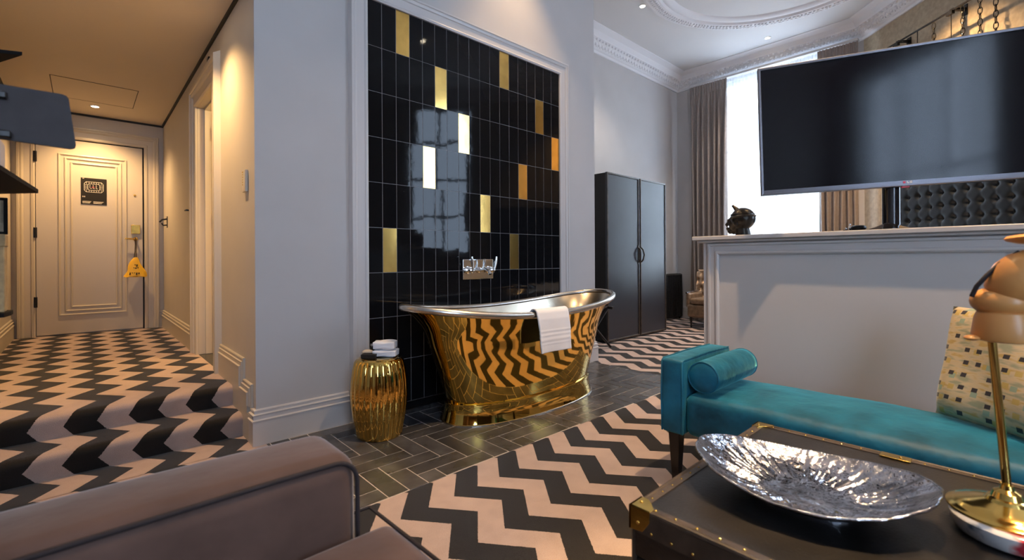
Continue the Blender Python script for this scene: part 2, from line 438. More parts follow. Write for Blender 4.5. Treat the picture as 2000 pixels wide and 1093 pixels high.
def tag(o, label=None, cat=None, group=None, kind=None):
    if label: o['label'] = label
    if cat: o['category'] = cat
    if group: o['group'] = group
    if kind: o['kind'] = kind
    return o
def thing(name, loc, label, cat, group=None):
    o = bpy.data.objects.new(name, None); C.objects.link(o); o.location = loc; o.empty_display_size = 0.1
    return tag(o, label, cat, group)
def struct(o, label=None, cat=None): 
    o['kind'] = 'structure'
    if label: o['label'] = label
    if cat: o['category'] = cat
    return o
def rbox(x0, x1, y0, y1, z0, z1): return MB().box(x0, x1, y0, y1, z0, z1)

# ---------------------------------------------------------------- room dimensions
YA, XH, ZL, ZR1 = 2.93, 0.715, 0.25, 0.125      # tiled wall face, hall wall face, landing level, first step
ZH, ZC, ZB = 2.70, 4.23, 3.985                    # hall ceiling, room ceiling, cornice bottom
XW, YB = 7.754, 4.05                              # window wall, wall behind the wardrobe
K = 6.392                                         # headboard wall: x - y = K
YE = 7.06                                         # hall end wall
XL, YR = -2.6, -3.5                               # unseen left and rear walls
XAE = 3.87                                        # right end of tiled wall

# ---------------------------------------------------------------- floors
b = MB()
b.quad((XL, YR, 0), (XAE, YR, 0), (XAE, 1.87, 0), (XL, 1.87, 0), uv=[(XL, YR), (XAE, YR), (XAE, 1.87), (XL, 1.87)])
b.quad((XL, 1.87, 0), (0.78, 1.87, 0), (0.78, YA, 0), (XL, YA, 0), uv=[(XL, 1.87), (0.78, 1.87), (0.78, YA), (XL, YA)])
struct(b.build('floor', 'carpet_main'), 'lounge floor with pink and black zigzag carpet', 'carpet')
b = MB()
pts = [(3.80, -2.7), (XW, 1.2), (XW, YB), (3.80, YB)]
b.quad(*[(x, y, 0.003) for x, y in pts], uv=pts)
struct(b.build('floor_bedroom', 'carpet_bed'), 'bedroom floor with pink and black zigzag carpet', 'carpet')
# stairs carpet, unrolled
prof = [(YA - 0.02, 0.002), (3.15, 0.002), (3.15, 0.006), (3.148, 0.055), (3.140, 0.085), (3.142, 0.108), (3.156, 0.122), (3.18, 0.128), (3.38, 0.127),
        (3.40, 0.130), (3.398, 0.18), (3.390, 0.21), (3.392, 0.233), (3.406, 0.247), (3.43, 0.253), (3.60, ZL), (YE, ZL)]
def arc(pr):
    L = [0.0]
    for a, c in zip(pr, pr[1:]): L.append(L[-1] + math.hypot(c[0] - a[0], c[1] - a[1]))
    return L
L = arc(prof)
# the carpet is fitted so that one zigzag repeat covers one step
m1 = (L[2] + L[5]) / 2; m2 = (L[9] + L[12]) / 2; l0 = L[15]
def vmap(l):
    if l >= l0: return 3.60 + (l - l0)
    if l >= m2: return 3.417 + (3.60 - 3.417) * (l - m2) / (l0 - m2)
    if l >= m1: return 3.081 + (3.417 - 3.081) * (l - m1) / (m2 - m1)
    return 3.081 - (m1 - l)
b = MB()
for i in range(len(prof) - 1):
    (y0, z0), (y1, z1) = prof[i], prof[i + 1]; v0, v1 = vmap(L[i]), vmap(L[i + 1])
    b.quad((-0.56, y0, z0), (XH, y0, z0), (XH, y1, z1), (-0.56, y1, z1), uv=[(-0.56, v0), (XH, v0), (XH, v1), (-0.56, v1)])
o = b.build('floor_hall', 'carpet_hall', smooth=False)
me = o.data
bm = bmesh.new(); bm.from_mesh(me); bmesh.ops.remove_doubles(bm, verts=bm.verts, dist=1e-4); bm.to_mesh(me); bm.free()
for p in me.polygons: p.use_smooth = True
me.set_sharp_from_angle(angle=math.radians(60))
struct(o, 'two carpeted steps and hall landing with zigzag carpet', 'carpet')
# herringbone tiles
W, Lt, g = 0.1022, 3, 0.0028
X0, X1, Y0, Y1 = 0.76, 3.80, 1.87, 2.90
ox, oy = 1.187, 1.975
b = MB()
b.quad((X0, Y0, 0.0005), (X1, Y0, 0.0005), (X1, Y1, 0.0005), (X0, Y1, 0.0005), mi=1, tint=0.5)
for i in range(-14, 34):
    for j in range(-12, 18):
        m6 = (i + j) % 6
        if m6 == 0: r = (i, i + Lt, j, j + 1)
        elif m6 == 3: r = (i, i + 1, j, j + Lt)
        else: continue
        x0, x1, y0, y1 = ox + r[0] * W + g, ox + r[1] * W - g, oy + r[2] * W + g, oy + r[3] * W - g
        x0, x1, y0, y1 = max(x0, X0), min(x1, X1), max(y0, Y0), min(y1, Y1)
        if x1 - x0 < 0.004 or y1 - y0 < 0.004: continue
        b.quad((x0, y0, 0.0025), (x1, y0, 0.0025), (x1, y1, 0.0025), (x0, y1, 0.0025), mi=0, tint=random.random())
struct(b.build('floor_bath', ['tilefloor', 'grout']), 'bathing area floor of dark herringbone tiles', 'floor')

# ---------------------------------------------------------------- walls
def wallob(name, m, boxes, T=None):
    b = MB()
    for q in boxes: b.box(*q, T=T)
    return struct(b.build(name, m))
wallob('wall_back', 'paint', [(XH + 0.15, XAE, YA, YA + 0.20, 0, ZC), (XH, XH + 0.15, YA, YA + 0.02, 0, ZC)])
wallob('wall_bedroom_back', 'paint', [(XAE - 0.2, XW, YB, YB + 0.2, 0, ZC), (XAE - 0.15, XAE, YA + 0.2, YB, 0, ZC)])
# hall right wall with a doorway (y 4.03-4.80)
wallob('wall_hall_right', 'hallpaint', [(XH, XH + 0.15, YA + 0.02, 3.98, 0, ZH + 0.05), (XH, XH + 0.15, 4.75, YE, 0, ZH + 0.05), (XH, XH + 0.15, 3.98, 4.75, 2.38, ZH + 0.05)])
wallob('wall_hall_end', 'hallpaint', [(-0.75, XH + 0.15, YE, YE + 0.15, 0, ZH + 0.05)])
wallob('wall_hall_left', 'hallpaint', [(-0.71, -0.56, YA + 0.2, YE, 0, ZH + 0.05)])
wallob('wall_front_left', 'paint', [(XL, -0.56, YA, YA + 0.2, 0, ZC), (-0.56, XH, YA, YA + 0.2, ZH, ZC)])
wallob('wall_left', 'paint', [(XL - 0.2, XL, YR, YA, 0, ZC)])
# rear wall with window_3
wx0, wx1, wz0, wz1 = -2.0, -0.05, 0.65, 3.8
wallob('wall_rear', 'paint', [(XL, wx0, YR - 0.2, YR, 0, ZC), (wx1, K + YR + 0.2, YR - 0.2, YR, 0, ZC), (wx0, wx1, YR - 0.2, YR, 0, wz0), (wx0, wx1, YR - 0.2, YR, wz1, ZC)])
# window wall
cy0, cy1, cz0, cz1 = 1.62, 3.32, 0.55, 3.93
wallob('wall_window', 'paint', [(XW, XW + 0.3, 1.30, cy0, 0, ZC), (XW, XW + 0.3, cy1, YB + 0.2, 0, ZC), (XW, XW + 0.3, cy0, cy1, 0, cz0), (XW, XW + 0.3, cy0, cy1, cz1, ZC)])
# diagonal headboard wall in its own frame: origin at the corner, +X runs towards the camera side, -Y is the room
s2 = math.sqrt(0.5)
TD = Matrix(((-s2, s2, 0, XW), (-s2, -s2, 0, XW - K), (0, 0, 1, 0), (0, 0, 0, 1)))
# local (s,d): world = corner + s*(-s2,-s2) + d*(s2,-s2); d>0 is outside the room
LD = (XW - (K + YR)) / s2
ds0, ds1, dz0, dz1 = 3.45, 4.6, 1.15, 3.95
wallob('wall_headboard', 'wallpaper', [(0, ds0, 0, 0.2, 0, ZC), (ds1, LD + 0.1, 0, 0.2, 0, ZC), (ds0, ds1, 0, 0.2, 0, dz0), (ds0, ds1, 0, 0.2, dz1, ZC)], TD)
# ceilings
b = MB(); pts = [(XL, YR), (K + YR, YR), (XW, XW - K), (XW, YB), (XAE - 0.1, YB), (XAE - 0.1, YA), (XL, YA)]
b.prism([(x, y) for x, y in pts], ZC, ZC + 0.1)
struct(b.build('ceiling', 'ceil'))
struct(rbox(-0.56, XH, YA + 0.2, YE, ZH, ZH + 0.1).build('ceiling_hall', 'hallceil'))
# shadow gap round the hall ceiling
b = MB(); b.box(XH - 0.016, XH, YA + 0.03, YE, ZH - 0.022, ZH - 0.001); b.box(-0.56, XH, YE - 0.012, YE, ZH - 0.022, ZH - 0.001); b.box(-0.56, -0.544, YA, YE, ZH - 0.022, ZH - 0.001)
struct(b.build('trim_1', 'black'))
# ceiling hatch joint and panel
hx0, hx1, hy0, hy1 = -0.22, 0.395, 5.75, 6.45
b = MB()
for q in ((hx0, hx1, hy0, hy0 + 0.006), (hx0, hx0 + 0.006, hy0, hy1), (hx1 - 0.006, hx1, hy0, hy1), (hx0, hx1, hy1 - 0.006, hy1)): b.box(*q, ZH - 0.003, ZH - 0.0005)
hatch = tag(rbox(hx0, hx1, hy0, hy1, ZH - 0.002, ZH - 0.0003).build('ceiling_hatch', 'hallceil'), 'flush rectangular access hatch in the hall ceiling', 'hatch')
b.build('joint', 'black', hatch)

# ---------------------------------------------------------------- skirtings
BP = [(0.0, 0.0), (0.022, 0.0), (0.022, 0.135), (0.027, 0.137), (0.027, 0.143), (0.018, 0.148), (0.018, 0.168), (0.022, 0.170), (0.022, 0.175), (0.012, 0.179), (0.010, 0.190), (0.014, 0.193), (0.012, 0.199), (0.0, 0.203)]
def skirt(name, path, m, z0=0.0, side=1):
    b = MB(); b.sweep(path, [(o_, d_ + z0) for o_, d_ in BP], lambda a, c, d: (a, c, d), side=side)
    return struct(b.build(name, m))
# wall A left of tile frame: path along +x with room on the right (side -1)
skirt('baseboard_back', [(XH, 3.0), (XH, YA), (1.255, YA)], 'trimpaint', side=-1)
skirt('baseboard_back_right', [(3.46, YA), (XAE, YA), (XAE, YB)], 'trimpaint', side=-1)
# stepped skirting on hall wall, as a sweep in the (y,z) plane of the top edge
def hall_skirt():
    b = MB()
    path = [(2.985, 0.203), (2.985, 0.335), (3.165, 0.335), (3.165, 0.46), (3.86, 0.46)]
    prof = [(0.0, 0.0), (0.0, 0.011), (0.006, 0.014), (0.010, 0.012), (0.022, 0.012), (0.026, 0.018), (0.030, 0.018), (0.034, 0.016), (0.052, 0.016), (0.056, 0.024), (0.062, 0.024), (0.064, 0.020)]
    b.sweep(path, prof, lambda a, c, d: (XH - d, a, c), side=-1)
    # plain face below the beads
    pl = [(YA + 0.02, 0.0), (3.86, 0.0), (3.86, 0.46 - 0.062), (3.165 + 0.062, 0.46 - 0.062), (3.165 + 0.062, 0.335 - 0.062), (2.985 + 0.062, 0.335 - 0.062), (2.985 + 0.062, 0.16), (YA + 0.02, 0.16)]
    n = len(pl)
    v = [(XH - 0.020, y, z) for y, z in pl] + [(XH, y, z) for y, z in pl]
    b.add(v, [tuple(range(n)), tuple(range(n, 2 * n))[::-1]] + [(i, (i + 1) % n, n + (i + 1) % n, n + i) for i in range(n)])
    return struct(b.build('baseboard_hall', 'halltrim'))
hall_skirt()
skirt('baseboard_hall_far', [(XH, YE), (XH, 4.95)], 'halltrim', z0=ZL, side=-1)
skirt('baseboard_hall_left', [(-0.56, 3.4), (-0.56, YE)], 'halltrim', z0=ZL, side=-1)
skirt('baseboard_hall_end', [(0.66, YE), (XH, YE)], 'halltrim', z0=ZL, side=-1)
skirt('baseboard_bedroom', [(XAE, YB), (XW, YB), (XW, XW - K)], 'trimpaint', side=-1)

# ---------------------------------------------------------------- cornice and ceiling rose
cor = [(0.0, 0.0), (0.02, 0.0), (0.026, 0.012), (0.03, 0.03), (0.05, 0.04), (0.06, 0.05)]
cor2 = [(0.06, 0.05), (0.085, 0.075), (0.10, 0.11), (0.115, 0.125)]
cor3 = [(0.115, 0.125), (0.15, 0.135), (0.155, 0.15), (0.19, 0.20), (0.25, 0.228), (0.27, 0.235), (0.27, 0.245), (0.0, 0.245)]
cpath = [(XAE, YB), (XW, YB), (XW, XW - K), (XW - 5.2 * s2, XW - K - 5.2 * s2)]
co = MB().sweep(cpath, [(a, ZB + c) for a, c in cor3], lambda a, c, d: (a, c, d), side=-1).build('trim_2', 'plasterplain')
struct(co)
c1 = MB().sweep(cpath, [(a, ZB + c) for a, c in cor], lambda a, c, d: (a, c, d), side=-1).build('lower_bead', 'plasterplain', co)
c2 = MB().sweep(cpath, [(a, ZB + c) for a, c in cor2], lambda a, c, d: (a, c, d), side=-1).build('leaf_band', 'plaster', co)
# dentils and leaf bosses along the cornice
b = MB()
def along(p, q, step):
    p, q = Vector(p), Vector(q); d = (q - p); n = int(d.length / step); d.normalize()
    for i in range(n): yield p + d * (i + 0.5) * step, d
for p, q in zip(cpath, cpath[1:]):
    for c, d in along(p, q, 0.075):
        nrm = Vector((d.y, -d.x)); R = Matrix(((d.x, nrm.x, 0, c.x + nrm.x * 0.115), (d.y, nrm.y, 0, c.y + nrm.y * 0.115), (0, 0, 1, ZB + 0.130), (0, 0, 0, 1)))
        b.sphere((0, 0.012, 0), (0.020, 0.020, 0.022), 8, 5, T=R)
        b.sphere((0.03, -0.03, -0.045), (0.024, 0.018, 0.026), 8, 5, T=R)
        b.sphere((-0.008, -0.045, -0.062), (0.014, 0.014, 0.018), 6, 4, T=R)
b.build('leaf_relief', 'plasterplain', co, smooth=True)
# rose ring
RC = (5.47, 1.64)
b = MB()
ringp = [(1.49, 0.0), (1.488, -0.02), (1.46, -0.03), (1.44, -0.022), (1.41, -0.045), (1.36, -0.06), (1.31, -0.05), (1.29, -0.026), (1.27, -0.034), (1.24, -0.03), (1.20, -0.014), (1.19, 0.0)]
b.lathe(ringp, 128, T=Matrix.Translation((RC[0], RC[1], ZC)), cap=False)
rose = struct(b.build('trim_3', 'plasterplain', smooth=35))
b = MB()
for i in range(190):
    a = 2 * PI * i / 190
    for r_, z_, sz in ((1.395, -0.052, 0.024), (1.345, -0.058, 0.02)):
        aa = a + (0.016 if r_ < 1.37 else 0) + random.uniform(-.004, .004)
        b.sphere((RC[0] + r_ * math.cos(aa), RC[1] + r_ * math.sin(aa), ZC + z_), (sz * random.uniform(.7, 1.1), sz * random.uniform(.7, 1.1), 0.012), 7, 5)
b.build('flower_relief', 'plasterplain', rose, smooth=True)

# ---------------------------------------------------------------- tiled panel
px0, px1 = 1.392, 3.315
ncol, tw = 18, (px1 - px0) / 18
ztop, zbot = 2.80, 0.045
rows = 9; th = (ztop - zbot) / rows
TY = YA - 0.006
gold = {(0, 2), (0, 11), (1, 5), (1, 15), (2, 7), (2, 17), (3, 4), (3, 13), (4, 9), (5, 1), (5, 12)}
def tile_panel():
    root = MB().box(px0, px1, TY, YA - 0.0005, 0.0, ztop).build('tile_panel', 'wallgrout')
    tag(root, 'tall wall panel of glossy black tiles with scattered gold tiles', 'tiled panel')
    b = MB(); gb = []
    for r in range(rows):
        for c in range(ncol):
            x0, x1 = px0 + c * tw + 0.0020, px0 + (c + 1) * tw - 0.0020
            z1, z0 = ztop - r * th - 0.0016, ztop - (r + 1) * th + 0.0016
            tx, tz = random.uniform(-.0004, .0004), random.uniform(-.0006, .0006)
            y = TY - 0.0022
            v = [(x0, y + tx + tz, z0), (x1, y - tx + tz, z0), (x1, y - tx - tz, z1), (x0, y + tx - tz, z1),
                 (x0, TY, z0), (x1, TY, z0), (x1, TY, z1), (x0, TY, z1)]
            f = [(0, 1, 2, 3), (0, 4, 5, 1), (1, 5, 6, 2), (2, 6, 7, 3), (3, 7, 4, 0)]
            if (r, c) in gold: gb.append((v, f))
            else: b.add(v, f)
    b.build('black_tiles', 'walltile', root)
    for v, f in gb: MB().add(v, f).build('gold_tile', 'goldtile', root)
    MB().box(px0, px1, TY - 0.020, TY, 0.0, zbot).box(px0, px1, TY - 0.05, TY - 0.02, 0, 0.012).build('base_tile', 'walltile', root, bevel=0.002)
tile_panel()
fp = [(0.0, 0.0), (0.0, 0.020), (0.012, 0.026), (0.020, 0.022), (0.024, 0.018), (0.075, 0.018), (0.080, 0.026), (0.092, 0.030), (0.100, 0.028), (0.104, 0.034), (0.116, 0.034), (0.120, 0.024), (0.128, 0.0)]
o = MB().sweep([(px0, 0.0), (px0, ztop), (px1, ztop), (px1, 0.0)], fp, lambda a, c, d: (a, YA - d, c), side=1).build('trim_4', 'trimpaint')
struct(o, 'painted moulded frame around the black tile panel', 'trim')

# ---------------------------------------------------------------- half wall
HX, HY1, HZ = 2.75, 1.27, 1.150
struct(rbox(HX, HX + 0.26, -2.2, HY1, 0, HZ).build('wall_half', 'trimpaint'), 'low panelled partition wall behind the teal bench', 'partition wall')
b = MB().box(HX - 0.05, HX + 0.31, -2.2, HY1 + 0.05, HZ + 0.006, HZ + 0.030).box(HX - 0.028, HX + 0.288, -2.2, HY1 + 0.028, HZ - 0.008, HZ + 0.006)
struct(b.build('trim_5', 'trimpaint', bevel=0.004), 'thin projecting cap along the top of the partition wall', 'wall cap')
pm = [(0, 0), (0, 0.010), (0.008, 0.016), (0.018, 0.016), (0.022, 0.008), (0.05, 0.008), (0.054, 0.014), (0.064, 0.014), (0.070, 0.0)]
def pmould(path, prof): return MB().sweep(path, prof, lambda a, c, d: (HX - d, a, c), closed=True, side=1)
o = pmould([(HY1 - 0.095, 0.16), (-2.0, 0.16), (-2.0, 1.070), (HY1 - 0.095, 1.070)], pm)
struct(o.build('trim_6', 'trimpaint'), 'raised rectangular panel moulding on the partition wall', 'trim')

# ---------------------------------------------------------------- windows
def window(name, T, w, z0, z1, cols, rws, depth=0.12, label=None):
    """local frame: x along wall 0..w, y outward, z up"""
    b = MB(); t = 0.07
    for q in ((0, t, 0.05, 0.05 + depth, z0, z1), (w - t, w, 0.05, 0.05 + depth, z0, z1), (t, w - t, 0.05, 0.05 + depth, z0, z0 + t), (t, w - t, 0.05, 0.05 + depth, z1 - t, z1)): b.box(*q, T=T)
    root = struct(b.build(name, 'frame', bevel=0.004), label, 'window' if label else None)
    b = MB()
    for i in range(1, cols): b.box(w * i / cols - 0.02, w * i / cols + 0.02, 0.07, 0.12, z0 + t, z1 - t, T=T)
    for j in range(1, rws):
        z = z0 + (z1 - z0) * j / rws; b.box(t, w - t, 0.072, 0.118, z - 0.022, z + 0.022, T=T)
    b.build('glazing_bars', 'frame', root)
    MB().box(t, w - t, 0.093, 0.097, z0 + t, z1 - t, T=T).build('glass_pane', 'glass', root)
    MB().box(-0.02, w + 0.02, -0.05, 0.05, z0 - 0.04, z0, T=T).build('sill', 'frame', root, bevel=0.004)
    return root
Tw = Matrix(((0, 1, 0, XW + 0.02), (-1, 0, 0, cy1), (0, 0, 1, 0), (0, 0, 0, 1)))
window('window_1', Tw, cy1 - cy0, cz0, cz1, 2, 3, label='tall bright window behind the television')
Tr = Matrix(((-1, 0, 0, wx1), (0, -1, 0, YR - 0.02), (0, 0, 1, 0), (0, 0, 0, 1)))
window('window_3', Tr, wx1 - wx0, wz0, wz1, 3, 2)
Td = TD @ Matrix.Translation((ds0, 0.0, 0))
window('window_2', Td, ds1 - ds0, dz0, dz1, 2, 4)
# facade across the street
b = MB().box(15, 16, -8, 12, -6, 10)
fac = b.build('facade', 'stone')
tag(fac, 'pale stone building across the street seen through the window', 'building')
for zz in (-2.2, 0.9, 4.2):
    for yy in (-3.0, -1.0, 1.0, 3.0, 5.0, 7.0):
        fr = MB().box(14.93, 15.0, yy, yy + 0.9, zz, zz + 1.5).build('window', 'frame', fac)
        MB().box(14.91, 14.93, yy + 0.1, yy + 0.8, zz + 0.1, zz + 1.4).build('pane', 'stonewin', fr)

# ---------------------------------------------------------------- curtains
def curtain(name, p0, p1, z0, z1, folds, amp, m, label, cat, group=None, gather=True, top=True):
    p0, p1 = Vector(p0), Vector(p1); d = p1 - p0; n = Vector((-d.y, d.x)).normalized()
    ph = [random.uniform(-.5, .5) for _ in range(folds + 2)]
    def fn(u, v):
        z = z0 + (z1 - z0) * v
        k = u * folds; i = int(k)
        a = amp * (0.55 + 0.45 * (1 - v)) if gather else amp
        w = math.sin(2 * PI * (k + 0.25 * math.sin(3 * v + ph[min(i, folds)] * 2))) 
        w = math.copysign(abs(w) ** 0.8, w)
        if v > 0.955: a *= 0.45; w = math.sin(2 * PI * k * 2)
        q = p0 + d * (u + 0.012 * math.sin(9 * u + 4 * v)) + n * (a * w)
        return (q.x, q.y, z)
    o = MB().grid(folds * 14, 26, fn).build(name, m, smooth=True, fixn=False)
    return tag(o, label, cat, group)
curtain('curtain', (7.62, 3.74), (7.60, 3.12), 0.02, 3.95, 7, 0.045, 'curtain', 'full length taupe curtain left of the window behind the bust', 'curtain')
curtain('curtain', (7.60, 1.86), (7.62, 1.40), 0.02, 3.95, 6, 0.045, 'curtain', 'taupe curtain hanging right of the window behind the television', 'curtain')
curtain('sheer_curtain', (7.68, 3.22), (7.68, 1.72), 0.03, 3.96, 16, 0.018, 'sheer', 'white sheer voile curtain across the bright window', 'sheer curtain', gather=False)
curtain('sheer_curtain', (-2.02, YR + 0.09), (-0.46, YR + 0.09), 0.03, 3.9, 14, 0.02, 'sheer', 'sheer curtain on the left part of the window behind the viewer', 'sheer curtain', gather=False)
curtain('sheer_curtain', (-0.36, YR + 0.09), (0.02, YR + 0.09), 0.03, 3.9, 4, 0.02, 'sheer', 'narrow sheer curtain on the right of the window behind the viewer', 'sheer curtain', gather=False)
struct(rbox(7.60, 7.70, 1.40, 3.74, 3.955, 3.985).build('trim_7', 'trimpaint'))

# ---------------------------------------------------------------- downlights
lens_m = 'lit'
def downlight(x, y, z, energy, col, size, blend, label, aim=None, r=0.032, radius=0.03, group='recessed ceiling downlights', seen=True):
    t = thing('downlight', (x, y, z), label, 'ceiling light', group)
    b = MB().lathe([(r, -0.002), (r * 1.0, -0.006), (r * 1.35, -0.006), (r * 1.42, -0.001), (r * 1.42, 0.0)], 28, T=Matrix.Translation((x, y, z)), cap=False)
    b.build('ring', 'plasterplain', t, smooth=True)
    MB().lathe([(0.0005, -0.003), (r, -0.003)], 24, T=Matrix.Translation((x, y, z)), cap=False).build('lens', 'lit', t)
    l = bpy.data.lights.new('downlight_lamp', 'SPOT'); l.energy = energy; l.color = col; l.spot_size = math.radians(size); l.spot_blend = blend; l.shadow_soft_size = radius
    o = bpy.data.objects.new('downlight_lamp', l); C.objects.link(o); o.location = (x, y, z - 0.03)
    if aim: o.rotation_euler = (Vector(aim) - Vector((x, y, z))).to_track_quat('-Z', 'Y').to_euler()
    o.parent = t; o.matrix_parent_inverse = Matrix.Translation((-x, -y, -z))
    return t
downlight(0.09, 6.62, ZH, 115, AMBER, 125, 0.9, 'recessed downlight in the hall ceiling above the entrance door', group=None)
downlight(0.36, 3.55, ZH, 130, AMBER, 120, 0.9, 'recessed hall downlight above the carpet steps', group=None)
downlight(5.18, 3.16, ZC, 110, COOLW, 100, 0.8, 'recessed downlight in the lounge ceiling beside the plaster ring, near the tiled wall', group=None)
downlight(7.27, 2.40, ZC, 110, COOLW, 100, 0.8, 'recessed downlight in the ceiling near the window cornice', group=None)
downlight(3.63, 0.04, ZC, 60, WARM, 90, 0.8, 'recessed downlight over the partition wall', group=None)
downlight(2.3, -0.62, ZC, 900, WARM, 21, 0.8, 'recessed downlight over the trunk table', aim=(1.32, 0.33, 0.5), group=None, radius=0.05)
downlight(2.75, 2.50, ZC, 120, WARM, 75, 0.8, 'recessed downlight over the brass bathtub', group=None)
downlight(2.10, 0.28, ZC, 420, WARM, 80, 0.7, 'recessed downlight over the teal bench', group=None)
downlight(1.20, 1.55, ZC, 60, WARM, 80, 0.7, 'unseen recessed downlight added over the zigzag carpet', group=None)  # unseen lamp, added outside the view for extra warm light
downlight(6.30, 0.75, ZC, 500, WARM, 95, 0.7, 'recessed downlight washing the headboard wall', group=None)
# bathroom light
l = bpy.data.lights.new('bathroom_lamp', 'POINT'); l.energy = 60; l.color = (1, .68, .28); l.shadow_soft_size = 0.1
o = bpy.data.objects.new('bathroom_lamp', l); C.objects.link(o); o.location = (1.5, 4.4, 2.3)
#--PART2--
# ---------------------------------------------------------------- unseen slab added under the floors against light leaks; bathroom beyond the hall doorway
wallob('floor_leak_slab', 'stone', [(XL - 0.2, XW + 0.3, YR - 0.2, YE + 0.2, -0.2, -0.002)])
wallob('wall_bathroom', 'bathyellow', [(XH + 0.15, 2.9, YE - 0.9, YE - 0.75, 0, 2.75), (2.9, 3.0, YA + 0.2, YE - 0.75, 0, 2.75), (XH + 0.15, 2.9, YA + 0.2, YA + 0.25, 0, 2.75)])
wallob('ceiling_bathroom', 'bathyellow', [(XH + 0.15, 3.0, YA + 0.2, YE - 0.75, 2.75, 2.85)])
wallob('floor_bathroom', 'tilefloor', [(XH + 0.002, 2.9, 4.0, 4.73, 0.01, ZL - 0.001), (XH + 0.15, 2.9, YA + 0.25, YE - 0.9, 0.0, ZL - 0.002)])

# ---------------------------------------------------------------- hall doorway casing and open door
CP = [(0.0, 0.0), (0.0, 0.016), (0.012, 0.024), (0.022, 0.020), (0.03, 0.016), (0.095, 0.016), (0.10, 0.026), (0.115, 0.034), (0.13, 0.030), (0.136, 0.040), (0.165, 0.040), (0.172, 0.024), (0.185, 0.0)]
DY0, DY1, DZ = 4.00, 4.73, 2.36
o = MB().sweep([(DY0, ZL), (DY0, DZ), (DY1, DZ), (DY1, ZL)], CP, lambda a, c, d: (XH - d, a, c), side=1).build('trim_8', 'halltrim')
struct(o, 'moulded casing around the open doorway in the hall', 'trim')
b = MB().box(XH, XH + 0.15, DY1, DY1 + 0.02, ZL, DZ).box(XH, XH + 0.15, DY0 - 0.02, DY0, ZL, DZ).box(XH, XH + 0.15, DY0, DY1, DZ, DZ + 0.02).box(XH + 0.05, XH + 0.10, DY1 - 0.015, DY1, ZL, DZ).box(XH + 0.05, XH + 0.10, DY0, DY1, DZ - 0.015, DZ)
struct(b.build('trim_9', 'halltrim', bevel=0.002))
d2 = rbox(XH + 0.155, XH + 0.155 + 0.70, DY1 - 0.045, DY1 - 0.005, ZL + 0.01, DZ - 0.02).build('door_2', 'bathyellow', bevel=0.002)  # the bathroom's yellow light is put into the door colour
struct(d2, 'bathroom door standing open inside the hall doorway', 'door')
for z0, z1 in ((2.09, 2.20), (1.35, 1.45), (0.51, 0.61)):
    rbox(XH + 0.105, XH + 0.152, DY1 - 0.024, DY1 - 0.0155, z0, z1).lathe([(0.009, z0), (0.009, z1)], 12, T=Matrix.Translation((XH + 0.150, DY1 - 0.024, 0))).build('hinge', 'blackmetal', d2)

# ---------------------------------------------------------------- entrance door
DF = YE - 0.03
d1 = rbox(-0.375, 0.512, DF, YE - 0.001, ZL + 0.012, 2.385).build('door_1', 'halltrim', bevel=0.002)
struct(d1, 'cream panelled entrance door at the end of the hall', 'door')
def rectframe(x0, x1, z0, z1, w, d): return MB().sweep([(x0, z0), (x1, z0), (x1, z1), (x0, z1)], [(0, 0), (0, d), (w * .4, d * 1.3), (w, d * .6), (w, 0)], lambda a, c, q: (a, DF - q, c), closed=True, side=1)
for x0, x1, z0, z1 in ((-0.205, 0.368, 0.462, 2.23), (-0.155, 0.322, 0.505, 2.19), (-0.108, 0.284, 0.548, 2.145)):
    rectframe(x0, x1, z0, z1, 0.018, 0.009).build('panel_bead', 'halltrim', d1)
for z in (2.17, 1.36, 0.62):
    rbox(-0.394, -0.366, DF - 0.006, DF + 0.01, z - 0.055, z + 0.055).lathe([(0.008, z - 0.055), (0.008, z + 0.055)], 10, T=Matrix.Translation((-0.380, DF - 0.010, 0))).build('hinge', 'blackmetal', d1)
pe = MB().lathe([(0.012, 0), (0.012, 0.006), (0.006, 0.009)], 16, T=Matrix.Translation((0.441, DF, 1.825)) @ Matrix.Rotation(PI / 2, 4, 'X')).build('peephole', 'brassdull', d1)
lk = rbox(0.405, 0.488, DF - 0.022, DF, 1.372, 1.478).build('lock_box', 'brassdull', d1, bevel=0.004)
hb = MB().lathe([(0.022, 0), (0.022, 0.008), (0.010, 0.012), (0.009, 0.05)], 18, T=Matrix.Translation((0.445, DF, 1.312)) @ Matrix.Rotation(PI / 2, 4, 'X'))
hb.tube([(0.445, DF - 0.05, 1.312), (0.42, DF - 0.055, 1.312), (0.345, DF - 0.052, 1.314)], [0.010, 0.0085, 0.007], 10)
hb.build('door_handle', 'brassdull', d1, smooth=True)
fr1 = MB().sweep([(-0.38, ZL), (-0.38, 2.40), (0.528, 2.40), (0.528, ZL)], [(0.0, 0.0), (0.0, 0.03), (0.012, 0.036), (0.03, 0.034), (0.034, 0.026), (0.085, 0.026), (0.09, 0.034), (0.10, 0.040), (0.115, 0.036), (0.12, 0.046), (0.135, 0.044), (0.14, 0.03), (0.14, 0.0)], lambda a, c, d: (a, YE - d, c), side=1)
struct(fr1.build('trim_10', 'halltrim'), 'moulded casing round the entrance door', 'trim')
struct(MB().box(0.514, 0.528, YE - 0.006, YE - 0.002, ZL, 2.40).box(-0.38, 0.528, YE - 0.006, YE - 0.002, 2.387, 2.40).build('trim_11', 'black'))
